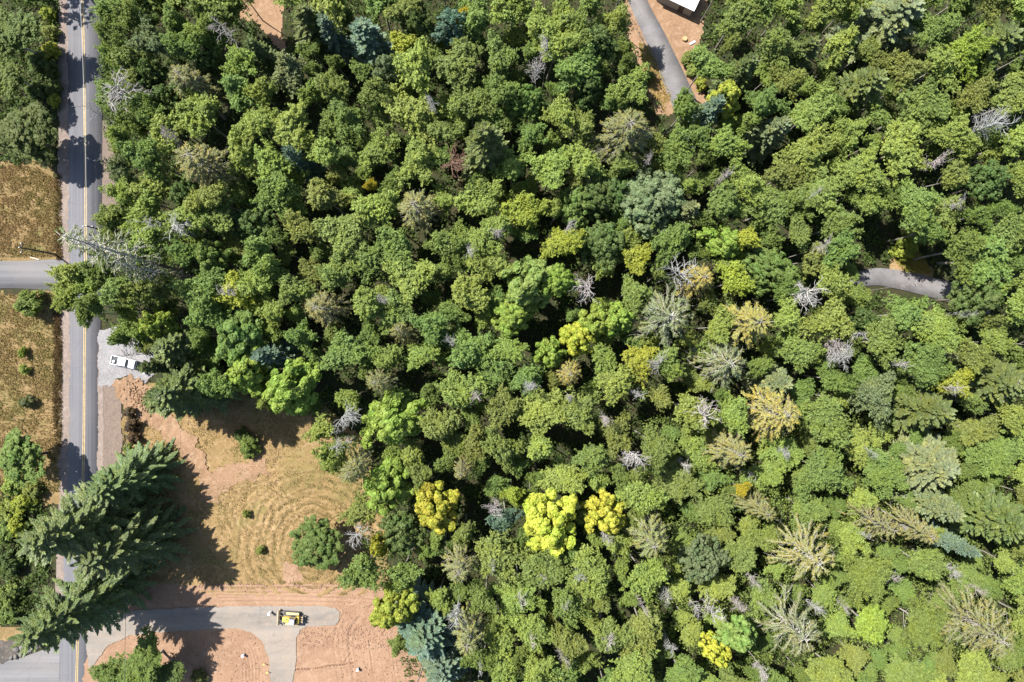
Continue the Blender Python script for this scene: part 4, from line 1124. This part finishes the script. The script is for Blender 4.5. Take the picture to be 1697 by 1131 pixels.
# ------------------------------------------------------------------ posts, stakes, poles, wires
M_PVC = plain('white_plastic', (0.55, 0.55, 0.56), 0.5, var=0.05)
M_STAKE = plain('yellow_stake', (0.72, 0.52, 0.12), 0.6)
for px, py, hh, lb in ((450, 1013, 1.3, 'short white utility post just left of the bulldozer blade'), (405, 1084, 0.8, 'short white utility post on the dirt left of the lane spur'),
                       (594, 1107, 0.8, 'short white utility post at the end of the narrow trench'), (243, 618, 0.9, 'short white utility post at the edge of the gravel pad')):
    root = bpy.data.objects.new('utility_post', None); COL.objects.link(root)
    g = G(px, py); root.location = (g.x, g.y, 0.12); tag(root, lb, 'utility post', 'short white utility posts')
    bm_obj('housing', lambda bm: box(bm, (0, 0, hh / 2), (0.34, 0.30, hh), bev=0.04), M_PVC, root)
    bm_obj('cap', lambda bm: box(bm, (0, 0, hh + 0.04), (0.42, 0.38, 0.1), bev=0.04), M_PVC, root)
    bm_obj('skirt', lambda bm: box(bm, (0.05, -0.03, 0.08), (0.5, 0.46, 0.16), bev=0.03), M_BLACK, root)
for px, py, lb in ((438.5, 1098, 'uppermost yellow survey stake at the lane spur'), (444, 1111.5, 'middle yellow survey stake at the lane spur'), (435, 1128, 'lowest yellow survey stake near the bottom edge')):
    root = bpy.data.objects.new('survey_stake', None); COL.objects.link(root)
    g = G(px, py); root.location = (g.x, g.y, 0.12); tag(root, lb, 'stake', 'yellow survey stakes')
    bm_obj('shaft', lambda bm: box(bm, (0, 0, 0.35), (0.07, 0.05, 0.9)), M_STAKE, root)
    bm_obj('flag', lambda bm: box(bm, (0.14, 0, 0.72), (0.26, 0.14, 0.16), bev=0.02), M_STAKE, root)

def pole(px, py, hh, lb, arm_dir, cable=True):
    root = bpy.data.objects.new('utility_pole', None); COL.objects.link(root)
    g = G(px, py); root.location = (g.x, g.y, 0); tag(root, lb, 'utility pole', 'wooden utility poles')
    bm_obj('shaft', lambda bm: cyl(bm, (0, 0, -0.3), (0, 0, hh), 0.17, 0.11, 10), M_POLE, root)
    d = Vector((math.cos(arm_dir), math.sin(arm_dir), 0))
    bm_obj('crossarm', lambda bm: box(bm, (0, 0, hh - 0.5), (1.7, 0.11, 0.13), rot=Matrix.Rotation(arm_dir, 4, 'Z')), M_POLE, root)
    for k in (-0.75, 0, 0.75):
        z0 = hh - 0.42 if k else hh
        bm_obj('insulator', lambda bm, k=k, z0=z0: cyl(bm, tuple(d * k + Vector((0, 0, z0))), tuple(d * k + Vector((0, 0, z0 + 0.26))), 0.09, 0.07, 8), M_PVC, root)
    return root
pole(93, 422, 9.0, 'dark utility pole at the left side road corner, leaning outward in view', R(90))
pole(196, 389, 9.0, 'utility pole on the road edge topped by white insulators', R(0))
pole(258, 552, 9.0, 'utility pole among the trees above the white pickup', R(0))
def cable(a, b, za, zb, sag, rad, mat, lb, n=24):
    A = G(a[0], a[1], za); B = G(b[0], b[1], zb)
    pts = [A.lerp(B, t / n) + Vector((0, 0, -sag * 4 * (t / n) * (1 - t / n))) for t in range(n + 1)]
    T = Tubes(); T.tube(pts, [rad] * (n + 1), 5)
    tag(link('overhead_cable', T.mesh('overhead_cable'), mat), lb, 'cable', 'overhead utility cables')
cable((143, 376), (129, -70), 9.0, 9.2, 0.5, 0.032, M_CABLE, 'pale overhead cable running up along the road’s left lane'.replace('’s', ''))
cable((209.5, 549), (204, 1210), 9.0, 9.0, 0.6, 0.028, M_DARKCABLE, 'thin dark overhead cable crossing the gravel pad and new lane')

# log by the side road
lg = Tubes(); a = G(52, 427); b = G(66, 431)
lg.tube([(a.x, a.y, 0.16), ((a.x + b.x) / 2, (a.y + b.y) / 2, 0.18), (b.x, b.y, 0.15)], [0.09, 0.11, 0.08], 7)
tag(link('fallen_log', lg.mesh('fallen_log'), plain('bleached_log', (0.45, 0.40, 0.33), 0.9)), 'short bleached log lying above the left side road', 'log')

# ------------------------------------------------------------------ shed at the top edge
M_SHEDROOF = plain('white_roof_metal', (0.55, 0.56, 0.57), 0.45, var=0.05)
M_SHEDWALL = plain('shed_wall', (0.30, 0.28, 0.25), 0.8, var=0.1)
root = bpy.data.objects.new('shed', None); COL.objects.link(root)
tag(root, 'white-roofed shed cut off by the top edge beside the driveway', 'shed')
c0 = G(1151, 18, 3.0)
ang = R(-25)
root.location = (c0.x, c0.y, 0); root.rotation_euler = (0, 0, ang)
Ls, Ws = 7.0, 4.5    # corner at origin, runs to -x and +y
bm_obj('wall', lambda bm: box(bm, (-Ls / 2, Ws / 2, 1.3), (Ls - 0.5, Ws - 0.5, 2.6)), M_SHEDWALL, root)
rf = bm_obj('roof', lambda bm: box(bm, (-Ls / 2, Ws / 2, 2.85), (Ls, Ws, 0.14), rot=Matrix.Rotation(R(4), 4, 'X')), M_SHEDROOF, root)
for k in range(13):
    bm_obj('roof_seam', lambda bm, k=k: box(bm, (-0.3 - k * 0.53, Ws / 2, 2.935), (0.05, Ws - 0.05, 0.05), rot=Matrix.Rotation(R(4), 4, 'X')), M_SHEDROOF, rf)
bm_obj('door', lambda bm: box(bm, (-2.2, 0.23, 1.05), (0.95, 0.05, 2.0)), M_POLE, root)
tag(bm_obj('wood_scrap', lambda bm: box(bm, (*G(1147, 72).xy, 0.2), (1.1, 0.35, 0.2), rot=Matrix.Rotation(0.5, 4, 'Z'), bev=0.04), M_PVC), 'pale scrap board on the soil below the shed', 'scrap')
tag(bm_obj('tree_stump', lambda bm: cyl(bm, (*G(1134, 66).xy, 0), (*G(1134, 66).xy, 0.55), 0.48, 0.4, 12), plain('cut_wood', (0.36, 0.22, 0.11), 0.9)), 'orange-brown stump on the soil below the shed', 'stump')

# ------------------------------------------------------------------ woodland going on beyond the frame
rng = np.random.default_rng(99)
Q = []
for _ in range(900):
    x = rng.uniform(-900, 2600); y = rng.uniform(-800, 1930)
    if 165 < x + 0 < 1760 and -75 < y < 1205: continue
    if x < 200 and -40 < y < 1180: continue
    if 60 < x < 215: continue
    if x < 60 and 400 < y < 520: continue
    if 120 < x < 720 and y > 1131: continue
    h = rng.uniform(13, 20); rr = rng.uniform(3, 4.6)
    gx, gy = (x - 848.5) / PXM, (565.5 - y) / PXM
    n = 170
    d = unit(rng.normal(size=(n, 3)) + np.array([0, 0, 0.5]))
    p = np.array([gx, gy, h * 0.72]) + d * np.array([rr, rr, h * 0.27]) * rng.uniform(0.6, 1.08, (n, 1))
    s = rng.uniform(0.45, 0.9, n)
    Q.append(leaf_quads(p, d * 0.6 + np.array([0, 0, 0.4]) + 0.5 * rng.normal(size=(n, 3)), s, s * 0.6, rng))
wl = link('woodland_beyond', quads_mesh('woodland_beyond', np.concatenate(Q)), M_LEAF, color=(0.09, 0.12, 0.027))
wl['kind'] = 'stuff'; wl['label'] = 'woodland continuing beyond the edges of the photo'; wl['category'] = 'woodland'
